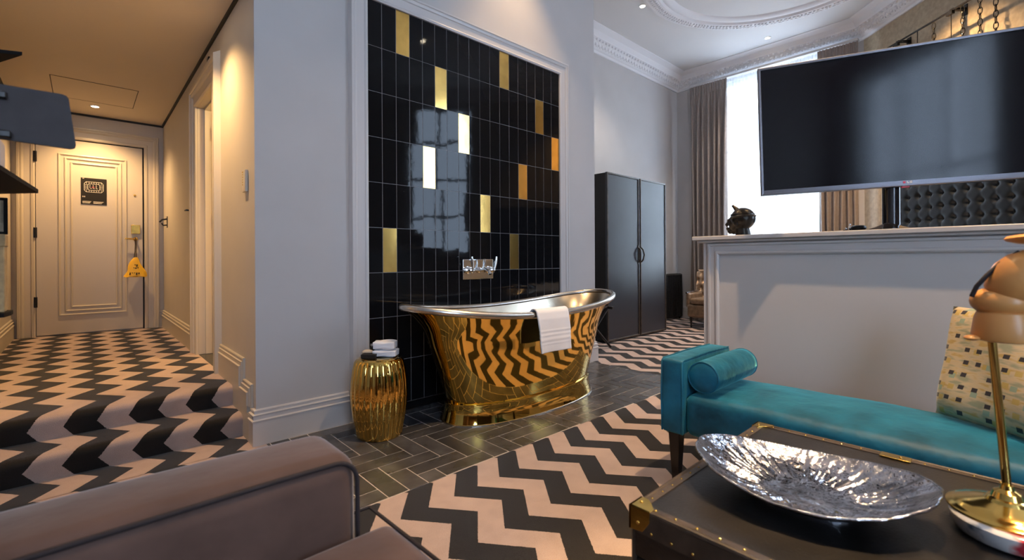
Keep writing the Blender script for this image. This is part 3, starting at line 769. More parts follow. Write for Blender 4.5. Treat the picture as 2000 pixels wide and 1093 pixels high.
# plaque with floor plan lines
plq = rbox(-0.025, 0.192, DF - 0.006, DF - 0.0005, 1.69, 1.985).build('door_plaque', 'plaque', bevel=0.001)
tag(plq, 'black evacuation plan plaque fixed on the entrance door', 'sign')
b = MB(); yq0, yq1 = DF - 0.0075, DF - 0.0062
def ln(x0, x1, z0, z1): b.box(x0, x1, yq0, yq1, z0, z1)
cx, cz = 0.083, 1.885
w_, h_ = 0.078, 0.055
oct_ = [(-w_, -h_ + .02), (-w_, h_ - .02), (-w_ + .015, h_), (w_ - .015, h_), (w_, h_ - .02), (w_, -h_ + .02), (w_ - .015, -h_), (-w_ + .015, -h_)]
b.sweep([(cx + a, cz + c) for a, c in oct_], [(0, 0), (0, 0.0012), (0.0035, 0.0012), (0.0035, 0)], lambda a, c, d: (a, DF - 0.0062 - d, c), closed=True)
for sx in (0.62,): b.sweep([(cx + a * sx, cz + c * sx) for a, c in oct_], [(0, 0), (0, 0.0012), (0.003, 0.0012), (0.003, 0)], lambda a, c, d: (a, DF - 0.0062 - d, c), closed=True)
for i in range(7):
    x = cx - 0.062 + i * 0.0205
    ln(x, x + 0.0028, cz + 0.034, cz + 0.053); ln(x, x + 0.0028, cz - 0.053, cz - 0.034)
for i in range(4):
    z = cz - 0.026 + i * 0.016
    ln(cx - 0.076, cx - 0.050, z, z + 0.0028); ln(cx + 0.050, cx + 0.076, z, z + 0.0028)
for i in range(3): ln(cx - 0.03 + i * 0.024, cx - 0.016 + i * 0.024, cz - 0.018, cz - 0.014); ln(cx - 0.034 + i * 0.026, cx - 0.031 + i * 0.026, cz - 0.012, cz + 0.026)
b.build('plan_lines', 'whitemark', plq)
MB().box(cx - 0.018, cx + 0.006, yq0, yq1, cz - 0.004, cz + 0.002).build('red_marker', 'red', plq)
b = MB()
for i, x in enumerate((-0.012, -0.003, 0.006)): ln(x, x + 0.004, 1.768, 1.782)
b.build('number', 'whitemark', plq); b = MB()
for k in range(4): ln(-0.012, 0.060 - k * 0.004, 1.722 - k * 0.007, 1.725 - k * 0.007)
b.build('caption', 'whitemark', plq); b = MB()
ln(-0.012, 0.002, 1.975, 1.979); b.build('top_mark', 'whitemark', plq); b = MB()
for k in range(4): ln(0.078, 0.165 - k * 0.006, 1.722 - k * 0.007, 1.725 - k * 0.007)
b.build('caption', 'whitemark', plq)
# yellow bag hanging from the handle
bag = thing('hanging_bag', (0.44, DF - 0.06, 1.0), 'yellow plastic bag hanging by its loop from the door handle', 'bag')
def bagfn(u, v):
    a = 2 * PI * u; z = 0.872 + 0.225 * v
    wd = 0.088 * (1 - v) ** 0.75 + 0.014; dp = 0.020 * (1 - v) + 0.008
    r = 1 + 0.10 * math.sin(5 * a + 6 * v) * (1 - v)
    return (0.440 + wd * math.cos(a) * r + 0.006 * math.sin(7 * v), DF - 0.062 + dp * math.sin(a) * r, z + 0.008 * math.sin(3 * a) * (1 - v))
MB().grid(40, 16, bagfn).build('bag_body', 'yellow', bag, smooth=True, fixn=False)
MB().tube([(0.428, DF - 0.06, 1.09), (0.437, DF - 0.058, 1.16), (0.44, DF - 0.047, 1.25), (0.44, DF - 0.042, 1.31), (0.444, DF - 0.056, 1.325), (0.448, DF - 0.066, 1.30), (0.447, DF - 0.066, 1.18), (0.446, DF - 0.06, 1.09)], 0.004, 8).build('strap', 'piping', bag, smooth=True)
b = MB(); random.seed(3)
for z, xs in ((0.905, (0.385, 0.405, 0.425, 0.445, 0.465)), (0.965, (0.42, 0.438, 0.456)), (1.0, (0.43, 0.448))):
    for x in xs:
        y = DF - 0.062 - (0.020 * (1 - (z - .872) / .225) + 0.008) * 1.02 - 0.002
        T = Matrix.Translation((x, y, z)) @ Matrix.Rotation(0.15, 4, 'Y')
        MB().prism([(-0.002, -0.001), (0.010, -0.001), (0.010, 0.001), (-0.002, 0.001)], random.choice((-0.014, -0.002, 0.006)), 0.014, T=T).build('printed_letter', 'piping', bag)

# small fittings on the hall wall
t = rbox(XH - 0.016, XH, 3.075, 3.150, 1.46, 1.59).build('wall_thermostat', 'halltrim', bevel=0.003)
tag(t, 'pale thermostat box on the hall wall above the steps', 'thermostat')
b = MB()
for k in range(5): b.box(XH - 0.0175, XH - 0.0158, 3.125, 3.135, 1.50 + k * 0.015, 1.508 + k * 0.015)
b.box(XH - 0.0175, XH - 0.0158, 3.122, 3.138, 1.575, 1.583); b.build('button', 'brassdull', t)
t = rbox(XH - 0.02, XH, 4.13, 4.19, 2.535, 2.60).build('wall_sensor', 'blackmetal', bevel=0.003)
tag(t, 'small dark sensor box high on the hall wall over the doorway', 'sensor')
t = MB().box(XH - 0.006, XH, 6.67, 6.72, 1.44, 1.57).tube([(XH - 0.006, 6.695, 1.54), (XH - 0.05, 6.695, 1.53), (XH - 0.075, 6.695, 1.50)], 0.009, 10).tube([(XH - 0.006, 6.695, 1.47), (XH - 0.04, 6.695, 1.465), (XH - 0.055, 6.695, 1.49)], 0.008, 10).build('coat_hook', 'blackmetal')
tag(t, 'black coat hook on the hall wall near the entrance door', 'hook')
t = MB().box(XH - 0.005, XH, 5.03, 5.11, 1.47, 1.545).tube([(XH - 0.005, 5.07, 1.51), (XH - 0.035, 5.07, 1.51), (XH - 0.038, 5.12, 1.51)], 0.008, 10).build('wall_switch', 'blackmetal')
tag(t, 'small dark lever switch on the hall wall beside the door casing', 'switch')

# ---------------------------------------------------------------- bathtub
TX, TYC = 2.385, 2.462
RA = 0.968
def superr(th, a, c, e=2.25):
    cs, sn = math.cos(th), math.sin(th)
    r = (abs(cs / a) ** e + abs(sn / c) ** e) ** (-1 / e)
    return r * cs, r * sn
def rimz(x):
    u = (x - (TX - 0.06)) / 0.99
    return 0.682 + (0.092 if u < 0 else 0.075) * min(1.15, abs(u)) ** 2.0
tub = thing('bathtub', (TX, TYC, 0), 'double ended polished brass bathtub with silver rolled rim on dark tiles', 'bathtub')
NS = 96
def ring(a, c, zf, dx=0.0, e=2.25):
    out = []
    for k in range(NS):
        x, y = superr(2 * PI * k / NS, a, c, e); out.append((TX + dx + x, TYC + y, zf(TX + dx + x)))
    return out
def loft(rings, close_bottom=False):
    b = MB(); b.v = [p for r in rings for p in r]
    for i in range(len(rings) - 1):
        for k in range(NS):
            k2 = (k + 1) % NS; b.face((i * NS + k, i * NS + k2, (i + 1) * NS + k2, (i + 1) * NS + k))
    if close_bottom: b.face(tuple(range(NS)))
    return b
body = []
A0, B0, A1, B1 = 0.655, 0.256, 0.985, 0.345
for i in range(15):
    t = i / 14; fl = max(0.0, (t - 0.72) / 0.28) ** 1.8
    a = A0 + 0.205 * t + 0.088 * fl; c = B0 + 0.068 * t + 0.021 * fl
    body.append(ring(a, c, (lambda x, t=t: 0.135 + (rimz(x) - 0.012 - 0.135) * t), dx=0.0))
base = [ring(0.690, 0.284, lambda x: 0.004), ring(0.688, 0.282, lambda x: 0.012), ring(0.682, 0.277, lambda x: 0.03), ring(0.672, 0.270, lambda x: 0.07), ring(0.668, 0.267, lambda x: 0.112), ring(0.672, 0.270, lambda x: 0.122), ring(0.670, 0.268, lambda x: 0.130), ring(0.655, 0.255, lambda x: 0.136)]
loft(body).build('outer_shell', 'brass', tub, smooth=True)
loft(base).build('plinth', 'brass', tub, smooth=40)
MB().lathe([(1.0, 0.0), (1.0, 0.006), (0.99, 0.008)], 96, T=Matrix.Translation((TX, TYC, 0.0025)), fr=lambda a, i: math.hypot(*superr(a, 0.698, 0.294))).build('floor_seal', 'nickel', tub)
inner = []
for i in range(15):
    t = 1 - i / 11 * 0.86 if i <= 11 else 0.14
    fl = max(0.0, (t - 0.72) / 0.28) ** 1.8
    a = A0 + 0.205 * t + 0.088 * fl - 0.016; c = B0 + 0.068 * t + 0.021 * fl - 0.016
    if i > 9: q_ = (0.97, .92, .85, .6, .1)[i - 10]; a *= q_; c *= q_
    inner.append(ring(a, c, (lambda x, t=t, i=i: 0.135 + (rimz(x) - 0.004 - 0.135) * t - (0, .004, .012, .018)[max(0, i - 11)])))
loft(inner).build('inner_lining', 'tubinside', tub, smooth=True)
rp = [(TX + x, TYC + y, rimz(TX + x) + 0.002) for x, y in [superr(2 * PI * k / NS, RA, 0.365) for k in range(NS)]]
MB().tube(rp, 0.0225, 14, closed=True).build('rolled_rim', 'nickel', tub, smooth=True)

# towel over the tub rim
def towel_on_rim():
    x0, x1 = 2.13, 2.425; yr = TYC - 0.365
    def rimy(x):
        best = 1e9; yy = 0
        for k in range(NS * 2):
            xx, y_ = superr(-PI * k / (NS * 2), RA, 0.365)
            if abs(TX + xx - x) < best: best = abs(TX + xx - x); yy = TYC + y_
        return yy
    path = [(0.075, -0.13), (0.060, -0.06), (0.045, -0.005)] + [(0.034 * math.cos(a), 0.034 * math.sin(a)) for a in [PI * k / 8 for k in range(0, 9)]] + [(-0.040, -0.03), (-0.042, -0.10), (-0.044, -0.17), (-0.043, -0.25)]
    Ls = [0]
    for p, q in zip(path, path[1:]): Ls.append(Ls[-1] + math.hypot(q[0] - p[0], q[1] - p[1]))
    def samp(v):
        d = v * Ls[-1]
        for i in range(len(path) - 1):
            if d <= Ls[i + 1] + 1e-9:
                f = (d - Ls[i]) / max(1e-9, Ls[i + 1] - Ls[i]); return path[i][0] + (path[i + 1][0] - path[i][0]) * f, path[i][1] + (path[i + 1][1] - path[i][1]) * f
        return path[-1]
    def fn(u, v):
        x = x0 + (x1 - x0) * u
        dy, dz = samp(v)
        rx, rz = rimy(x), rimz(x)
        hang = max(0.0, v - 0.5) * 2
        band = 0.0018 * (1 if (0.70 < v < 0.725 or 0.76 < v < 0.785 or 0.82 < v < 0.845 or 0.88 < v < .9) else 0)
        return (x + 0.025 * hang * (1 - u) + 0.02 * hang * u + 0.002 * math.sin(20 * v), rx + dy - band - 0.004 * math.sin(9 * u + 2) * hang, rz + 0.006 + dz + 0.006 * math.sin(3 * u) * hang)
    return MB().grid(26, 90, fn).build('hand_towel', 'towel', smooth=70, fixn=False, solid=0.011)
tag(towel_on_rim(), 'white towel with woven bands draped over the bathtub rim', 'towel', 'white towels')

# wall mounted taps
tap = thing('bath_tap', (2.31, TY - 0.008, 0.97), 'chrome wall mounted bath mixer with two lever taps above the brass tub', 'tap')
fy = TY - 0.008
rbox(2.165, 2.475, fy - 0.010, fy, 0.892, 1.052).build('back_plate', 'chrome', tap, bevel=0.006, bseg=3)
for x in (2.215, 2.425):
    b = MB()
    R = Matrix.Translation((x, fy - 0.01, 0.965)) @ Matrix.Rotation(PI / 2, 4, 'X')
    b.lathe([(0.030, 0), (0.030, 0.008), (0.018, 0.016), (0.016, 0.035), (0.022, 0.042), (0.022, 0.055), (0.012, 0.062), (0.010, 0.072)], 24, T=R)
    vb = b.build('valve', 'chrome', tap, smooth=40)
    s = -1 if x < 2.3 else 1
    b = MB().tube([(x, fy - 0.076, 0.965), (x + s * 0.008, fy - 0.080, 0.985), (x + s * 0.014, fy - 0.082, 1.03), (x + s * 0.020, fy - 0.082, 1.072)], [0.009, 0.008, 0.012, 0.009], 12)
    b.sphere((x, fy - 0.076, 0.965), 0.013, 12, 8)
    b.build('lever', 'chrome', tap, smooth=True)
b = MB()
R = Matrix.Translation((2.32, fy - 0.01, 0.965)) @ Matrix.Rotation(PI / 2, 4, 'X')
b.lathe([(0.024, 0), (0.024, 0.01), (0.013, 0.016), (0.013, 0.06)], 20, T=R)
b.tube([(2.32, fy - 0.06, 0.965), (2.32, fy - 0.10, 0.970), (2.32, fy - 0.14, 0.962), (2.32, fy - 0.155, 0.935)], [0.013, 0.013, 0.013, 0.014], 14)
b.tube([(2.215, fy - 0.045, 0.965), (2.425, fy - 0.045, 0.965)], 0.010, 12)
b.tube([(2.32, fy - 0.05, 0.965), (2.345, fy - 0.06, 1.02), (2.335, fy - 0.065, 1.055)], [0.008, 0.007, 0.010], 10)
b.build('spout', 'chrome', tap, smooth=True)

# ---------------------------------------------------------------- gold stool and the things on it
SX, SY = 1.302, 2.592
st = thing('garden_stool', (SX, SY, 0), 'fluted gold ceramic drum stool beside the tile panel', 'stool')
prof = [(0.128, 0.003), (0.134, 0.012), (0.142, 0.06), (0.156, 0.13), (0.164, 0.20), (0.1665, 0.26), (0.163, 0.33), (0.154, 0.40), (0.143, 0.445), (0.132, 0.462), (0.115, 0.468)]
def flute(a, i):
    z = prof[min(i, len(prof) - 1)][1]; k = min(1, max(0, (z - 0.0) / 0.03)) * min(1, max(0, (0.468 - z) / 0.03))
    return 1 - 0.045 * k * (1 - abs(math.sin(11 * a + 0.10 * math.sin(z * 14)))) ** 1.6
pf = []
for (r0, z0), (r1, z1) in zip(prof, prof[1:]):
    for k in range(3): pf.append((r0 + (r1 - r0) * k / 3, z0 + (z1 - z0) * k / 3))
pf.append(prof[-1])
prof = pf
MB().lathe(prof, 264, T=Matrix.Translation((SX, SY, 0)), fr=flute).build('drum', 'goldceramic', st, smooth=True)
MB().lathe([(0.113, 0.466), (0.113, 0.470), (0.10, 0.4715)], 48, T=Matrix.Translation((SX, SY, 0))).build('top_plate', 'goldceramic', st, smooth=30)
def folded(x, y, z, w, d, h, rot, label):
    T = Matrix.Translation((x, y, z)) @ Matrix.Rotation(rot, 4, 'Z')
    b = MB(); n = 3; lh = h / n
    prf = []
    # serpentine folded cross-section in (d,z)
    def fn(u, v):
        a = 2 * PI * v
        e = 0.45
        cy, cz = math.copysign(abs(math.cos(a)) ** e, math.cos(a)), math.copysign(abs(math.sin(a)) ** e, math.sin(a))
        dent = 1 - 0.09 * (1 - min(1, abs(cz) * 2.6)) * (1 if cy < 0 else 0.4)
        taper = 1 - 0.10 * abs(2 * u - 1) ** 6
        return T @ Vector((w * (u - .5) * (1 + 0.02 * cz), d / 2 * cy * dent * taper, h / 2 + h / 2 * cz * taper + 0.003 * math.sin(7 * u + 3 * a)))
    b.grid(14, 40, fn)
    o_ = len(b.v)
    for side in (0, 14):
        b.face([j * 15 + side for j in range(40)] if side else [j * 15 for j in range(40)][::-1])
    o = b.build('folded_towel', 'towel', smooth=60, fixn=True)
    return tag(o, label, 'towel', 'white towels')
folded(1.335, 2.570, 0.4725, 0.135, 0.105, 0.040, -0.75, 'lower folded white towel on the gold stool, under another')
folded(1.332, 2.574, 0.516, 0.125, 0.098, 0.048, -0.70, 'upper folded white towel, topmost on the gold stool')
T = Matrix.Translation((1.238, 2.588, 0.472)) @ Matrix.Rotation(-0.75, 4, 'Z')
bx_ = tag(MB().box(-0.042, 0.042, -0.03, 0.03, 0, 0.022, T=T).build('amenity_box', 'plaque', bevel=0.002), 'flat black box on the gold stool beside the towels', 'box')
MB().box(-0.0425, 0.0425, -0.0305, 0.0305, 0.015, 0.0235, T=T).build('box_lid', 'plaque', bx_, bevel=0.0015)
T2 = Matrix.Translation((1.262, 2.660, 0.472)) @ Matrix.Rotation(-0.75, 4, 'Z')
tag(MB().sphere((0, 0, 0.018), (0.036, 0.022, 0.018), 16, 10, T=T2).build('soap_bar', 'soap', smooth=True), 'cream soap bar on the gold stool behind the black box', 'soap')
bt = tag(MB().lathe([(0.012, 0), (0.013, 0.003), (0.013, 0.038), (0.006, 0.045), (0.006, 0.05)], 16, T=Matrix.Translation((1.295, 2.672, 0.472))).build('toiletry_bottle', 'tvblack', smooth=40), 'tiny dark bottle on the gold stool behind the towels', 'bottle')
MB().lathe([(0.008, 0.05), (0.008, 0.066)], 12, T=Matrix.Translation((1.295, 2.672, 0.472))).build('bottle_cap', 'chrome', bt)

# ---------------------------------------------------------------- wardrobe
WX0, WX1, WY0, WY1, WZ = 4.745, 6.165, 3.43, 3.99, 2.125
wr = thing('wardrobe', (5.45, 3.7, 0), 'tall black trunk style wardrobe with two doors near the window', 'wardrobe')
rbox(WX0 + 0.006, WX1 - 0.006, WY0, WY1, 0.02, WZ - 0.004).build('carcass', 'wardrobeside', wr, bevel=0.003)
for i, (x0, x1) in enumerate(((WX0, 5.470), (5.492, WX1))):
    dr = rbox(x0, x1, WY0 - 0.022, WY0 - 0.001, 0.02, WZ).build('door', 'wardrobe', wr, bevel=0.003)
    MB().sweep([(x0, 0.02), (x1, 0.02), (x1, WZ), (x0, WZ)], [(0, 0.0), (0, 0.008), (0.008, 0.011), (0.020, 0.011), (0.024, 0.0)], lambda a, c, d: (a, WY0 - 0.022 - d, c), closed=True, side=1).build('edge_trim', 'leatherpale', dr)
    hx = 5.450 if i == 0 else 5.515
    hd = MB().tube([(hx, WY0 - 0.024, 1.20), (hx, WY0 - 0.055, 1.17), (hx + (-.012 if i == 0 else .018), WY0 - 0.065, 1.10), (hx, WY0 - 0.055, 1.03), (hx, WY0 - 0.024, 1.00)], [0.010, 0.011, 0.013, 0.011, 0.010], 10)
    hd.box(hx - 0.016, hx + 0.016, WY0 - 0.03, WY0 - 0.022, 1.19, 1.225).box(hx - 0.016, hx + 0.016, WY0 - 0.03, WY0 - 0.022, 0.975, 1.01)
    hd.build('strap_handle', 'leatherpale', dr, smooth=40)
for x in (WX0 + 0.05, WX1 - 0.05):
    for y in (WY0 + 0.05, WY1 - 0.05): MB().lathe([(0.02, 0.003), (0.02, 0.02)], 12, T=Matrix.Translation((x, y, 0))).build('foot', 'blackmetal', wr)
# folding luggage rack between tiled wall and wardrobe
lr = thing('luggage_rack', (4.28, 3.42, 0), 'black folding luggage rack between the wall end and the wardrobe', 'luggage rack')
for y in (3.22, 3.62):
    MB().tube([(4.02, y, 0.47), (4.54, y, 0.005 + 0.012)], 0.014, 8).build('leg', 'darkwood', lr)
    MB().tube([(4.54, y + 0.03, 0.47), (4.02, y + 0.03, 0.017)], 0.014, 8).build('leg', 'darkwood', lr)
for x in (4.02, 4.54): rbox(x - 0.014, x + 0.014, 3.18, 3.68, 0.46, 0.49).build('top_rail', 'darkwood', lr, bevel=0.003)
for y in (3.26, 3.42, 3.58): MB().grid(10, 1, lambda u, v, y=y: (4.02 + 0.52 * u, y - 0.025 + 0.05 * v, 0.492 - 0.04 * math.sin(PI * u))).build('webbing', 'piping', lr, solid=0.003)

# ---------------------------------------------------------------- radiator, armchair
rd = thing('radiator', (7.40, 3.97, 0), 'black column radiator in the corner behind the armchair', 'radiator')
b = MB()
for i in range(11):
    x = 7.115 + i * 0.055
    b.tube([(x, 3.945, 0.07), (x, 3.945, 0.745)], 0.019, 10)
    b.tube([(x, 4.0, 0.07), (x, 4.0, 0.745)], 0.019, 10)
    b.sphere((x, 3.972, 0.76), (0.024, 0.05, 0.03), 10, 6); b.sphere((x, 3.972, 0.06), (0.024, 0.05, 0.03), 10, 6)
b.build('columns', 'blackmetal', rd, smooth=True)
for z in (0.745, 0.07): MB().tube([(7.10, 3.972, z), (7.68, 3.972, z)], 0.016, 10).build('header_pipe', 'blackmetal', rd, smooth=True)
for x in (7.13, 7.65): MB().lathe([(0.012, 0.003), (0.012, 0.06)], 10, T=Matrix.Translation((x, 3.972, 0))).build('foot', 'blackmetal', rd)

ac = thing('armchair', (7.0, 3.06, 0), 'tufted brown leather armchair beside the radiator, mostly behind the partition', 'armchair')
AX, AY = 6.98, 3.06
def tuft_grid(fn, nu, nv, du, dv, depth, name, m, parent, w, h, diamond=True):
    def dep(a, c):
        q = 1e9
        iu, iv = a / du, c / dv
        for jj in range(int(iv) - 1, int(iv) + 3):
            o_ = 0.5 if (diamond and jj % 2) else 0.0
            for ii in range(int(iu) - 1, int(iu) + 3):
                q = min(q, math.hypot((iu - ii - o_) * du, (iv - jj) * dv))
        return depth * (1 - math.exp(-(q / (0.30 * du)) ** 2))
    return MB().grid(nu, nv, lambda u, v: fn(u, v, dep(u * w, v * h))).build(name, m, parent, smooth=True, fixn=False)
def backfn(u, v, d):
    a = (u - 0.5) * 2.2
    taper = 1 if v < 0.9 else math.sqrt(max(0, 1 - ((v - 0.9) / 0.1) ** 2)) * 0.5 + 0.5
    return (AX + 0.30 - 0.12 * (abs(a) / 1.1) ** 2.2 - d * taper + 0.07 * v, AY + math.sin(a) * 0.42, 0.34 + 0.50 * v)
tuft_grid(backfn, 50, 44, 0.13, 0.12, 0.045, 'backrest', 'chairleather', ac, 0.86, 0.50)
def backout(u, v):
    a = (u - 0.5) * 2.2
    return (AX + 0.34 - 0.12 * (abs(a) / 1.1) ** 2.2 + 0.07 * v, AY + math.sin(a) * 0.43, 0.16 + 0.68 * v)
MB().grid(24, 8, backout).build('outer_back', 'chairleather', ac, smooth=True, fixn=False)
MB().tube([(AX + 0.385 - 0.12 * (abs(a) / 1.1) ** 2.2, AY + math.sin(a) * 0.425, 0.845) for a in [-1.1 + 0.1 * k for k in range(23)]], 0.026, 10).build('top_roll', 'chairleather', ac, smooth=True)
rbox(AX - 0.27, AX + 0.34, AY - 0.31, AY + 0.31, 0.16, 0.36).build('seat_base', 'chairleather', ac, bevel=0.04, bseg=4)
rbox(AX - 0.28, AX + 0.22, AY - 0.26, AY + 0.26, 0.36, 0.45).build('seat_cushion', 'chairleather', ac, bevel=0.035, bseg=4)
for s in (-1, 1):
    rbox(AX - 0.24, AX + 0.20, AY + s * 0.305 - 0.035, AY + s * 0.305 + 0.035, 0.30, 0.52).build('arm', 'chairleather', ac, bevel=0.03, bseg=4)
    MB().tube([(AX - 0.27, AY + s * 0.31, 0.525), (AX, AY + s * 0.315, 0.53), (AX + 0.18, AY + s * 0.32, 0.55)], 0.014, 8).build('arm_rail', 'silverglass', ac, smooth=True)
    for x in (AX - 0.22, AX + 0.30): MB().lathe([(0.010, 0.003), (0.013, 0.02), (0.011, 0.05), (0.024, 0.15), (0.024, 0.17)], 12, T=Matrix.Translation((x, AY + s * 0.26, 0))).build('leg', 'darkwood', ac, smooth=True)

# ---------------------------------------------------------------- headboard, bed, rail and chains
hbd = thing('headboard', tuple(TD @ Vector((1.6, 0, 0))), 'black button tufted headboard on the gold wallpaper wall', 'headboard')
S0, S1, HB0, HB1 = 0.60, 2.95, 0.35, 2.02
MB().box(S0, S1, -0.06, -0.004, HB0, HB1, T=TD).build('board', 'tuft', hbd)
du, dv = 0.147, 0.139
def hfn(u, v):
    s = S0 + (S1 - S0) * u; z = HB0 + (HB1 - HB0) * v
    a, c = (s - 0.972) / du, (z - 1.466) / dv
    q = math.hypot((a - round(a)) * du, (c - round(c)) * dv)
    crease = min(abs(a - round(a)) * du, abs(c - round(c)) * dv)
    d = 0.030 * (1 - math.exp(-(q / 0.030) ** 2)) + 0.003 * (1 - math.exp(-(crease / 0.012) ** 2))
    e = min(s - S0, S1 - s, z - HB0, HB1 - z); d *= min(1, e / 0.03)
    return TD @ Vector((s, -0.06 - d, z))
MB().grid(230, 170, hfn).build('tufted_padding', 'tuft', hbd, smooth=True, fixn=False)
b = MB()
for i in range(-2, 14):
    for j in range(-7, 4):
        s, z = 0.972 + i * du, 1.466 + j * dv
        if S0 + 0.03 < s < S1 - 0.03 and HB0 + .03 < z < HB1 - .03: b.sphere((s, -0.064, z), (0.011, 0.007, 0.011), 8, 5, T=TD)
b.build('buttons', 'tuft', hbd, smooth=True)['kind'] = 'stuff'
MB().tube([tuple(TD @ Vector(p)) for p in ((S0, -0.05, HB0), (S0, -0.05, HB1), (S1, -0.05, HB1))], 0.010, 8).build('edge_piping', 'grey', hbd, smooth=True)
bed = thing('bed', tuple(TD @ Vector((1.9, -1.1, 0))), 'double bed hidden behind the partition wall under the headboard', 'bed')
MB().box(0.95, 2.65, -2.1, -0.12, 0.10, 0.35, T=TD).build('bed_base', 'tuft', bed, bevel=0.01)
MB().box(0.97, 2.63, -2.08, -0.13, 0.35, 0.60, T=TD).build('mattress', 'towel', bed, bevel=0.05, bseg=4)
for s in (1.0, 2.58):
    for d_ in (-2.05, -0.2): MB().box(s - 0.02, s + 0.05, d_ - 0.03, d_ + 0.03, 0.003, 0.10, T=TD).build('foot', 'darkwood', bed)

rail = thing('hanging_rail', tuple(TD @ Vector((2.0, -0.14, 3.59))), 'thin black rail on brackets across the gold wallpaper wall', 'rail')
MB().box(0.50, 3.4, -0.158, -0.142, 3.592, 3.606, T=TD).build('bar', 'blackmetal', rail)
for s in (0.75, 1.46, 2.5): MB().box(s - 0.02, s + 0.02, -0.14, -0.0, 3.606, 3.625, T=TD).box(s - 0.03, s + 0.03, -0.008, -0.0, 3.55, 3.66, T=TD).box(s - 0.035, s + 0.035, -0.165, -0.135, 3.56, 3.60, T=TD).build('bracket', 'blackmetal', rail)
def chain(s, z1, z0, lab):
    b = MB(); n = int((z1 - z0) / 0.055)
    for i in range(n):
        z = z1 - 0.035 - i * 0.055
        pts = []
        for k in range(16):
            a = 2 * PI * k / 16
            px_, pz_ = 0.016 * math.cos(a), 0.036 * math.sin(a)
            pts.append((px_, 0, pz_) if i % 2 == 0 else (0, px_, pz_))
        T = TD @ Matrix.Translation((s, -0.15, z)) @ Matrix.Rotation(0.5, 4, 'Z')
        b.tube(pts, 0.0042, 6, closed=True, T=T)
    return tag(b.build('chain', 'bronze', smooth=True), lab, 'chain', 'chains on the rail')
for s, lab in ((1.264, 'bronze chain hanging from the rail, left of the bracket'), (1.598, 'bronze chain hanging from the rail just right of the bracket'), (1.778, 'bronze chain on the rail, second to the right of the bracket'), (1.93, 'bronze chain on the rail, third to the right of the bracket')):
    chain(s, 3.580, 2.9, lab)
tag(MB().tube([tuple(TD @ Vector((1.052, -0.15, 3.588))), tuple(TD @ Vector((1.052, -0.15, 2.9)))], 0.005, 8).build('hanging_rod', 'blackmetal', smooth=True), 'thin dark rod hanging from the left part of the rail', 'rod')
MB().tube([tuple(TD @ Vector((1.47, -0.15, 3.56))), tuple(TD @ Vector((1.47, -0.15, 2.9)))], 0.004, 8).build('drop_wire', 'blackmetal', rail, smooth=True)

# ---------------------------------------------------------------- television
tu = Vector((0.4255, -0.9048, 0)).normalized()    # to the screen's right
tn = Vector((-tu.y, tu.x, 0)) * -1                 # towards the viewer
if tn.x > 0: tn = -tn
R3 = Matrix((( tu.x, tn.x, 0, 2.870), (tu.y, tn.y, 0, 0.3495), (0, 0, 1, 1.722), (0, 0, 0, 1)))
TT = R3 @ Matrix.Rotation(-0.0211, 4, 'Y')
zc = HZ + 0.031
tv = thing('television', (2.89, 0.40, zc), 'large flat television with silver bezel standing on the partition wall', 'television')
TWD, THT = 0.612, 0.334
MB().box(-TWD, TWD, -0.035, -0.004, -THT, THT, T=TT).build('housing', 'tvblack', tv, bevel=0.006)
MB().box(-TWD + 0.012, TWD - 0.012, -0.004, 0.0015, -THT + 0.020, THT - 0.012, T=TT).build('screen', 'tvscreen', tv)
bz = MB().sweep([(-TWD, -THT), (TWD, -THT), (TWD, THT), (-TWD, THT)], [(0, -0.03), (0, 0.004), (0.003, 0.006), (0.012, 0.005), (0.014, 0.0)], lambda a, c, d: tuple(TT @ Vector((a, d, c))), closed=True, side=1).build('bezel', 'tvbezel', tv)
MB().box(-TWD + .012, TWD - .012, -0.002, 0.0045, -THT + 0.010, -THT + 0.026, T=TT).build('lower_bezel', 'tvbezel', tv)
MB().box(-0.020, 0.012, -0.008, 0.002, -THT - 0.007, -THT + 0.001, T=TT).build('sensor_lip', 'red', tv, bevel=0.002)
# logo letters L G and round red mark
Tg = TT @ Matrix.Translation((0, 0.0052, -THT + 0.018)) @ Matrix.Rotation(PI, 4, 'Z')
b = MB()
def lb(x0, x1, z0, z1): b.box(-x1, -x0, -0.0006, 0.0006, z0, z1, T=TT @ Matrix.Translation((0, 0.0052, -THT + 0.018)) @ Matrix.Rotation(PI, 4, 'Z'))
def lbb(x0, x1, z0, z1): b.box(x0, x1, -0.0006, 0.0006, z0, z1, T=TT @ Matrix.Translation((0, 0.0052, -THT + 0.018)))
lbb(0.000, 0.0025, -0.005, 0.005); lbb(0.000, 0.008, -0.005, -0.0028)
lbb(0.011, 0.0135, -0.005, 0.005); lbb(0.011, 0.020, 0.0028, 0.005); lbb(0.011, 0.020, -0.005, -0.0028); lbb(0.0175, 0.020, -0.005, 0.001); lbb(0.015, 0.020, -0.0008, 0.001)
b.build('logo_letters', 'whitemark', tv)
MB().lathe([(0.0055, 0), (0.0055, 0.0008)], 20, T=TT @ Matrix.Translation((-0.010, 0.0052, -THT + 0.018)) @ Matrix.Rotation(-PI / 2, 4, 'X')).build('logo_mark', 'red', tv)
MB().tube([(2.905, 0.405, zc + 0.01), (2.905, 0.405, 1.42)], 0.036, 20).build('stand_neck', 'tvblack', tv, smooth=True)
MB().lathe([(1.0, 0.0), (1.0, 0.006), (0.6, 0.018), (0.25, 0.034), (0.20, 0.05)], 40, T=Matrix.Translation((2.90, 0.412, zc)), fr=lambda a, i: math.hypot(*superr(a, 0.125, 0.094, 2))).build('stand_base', 'tvblack', tv, smooth=40)

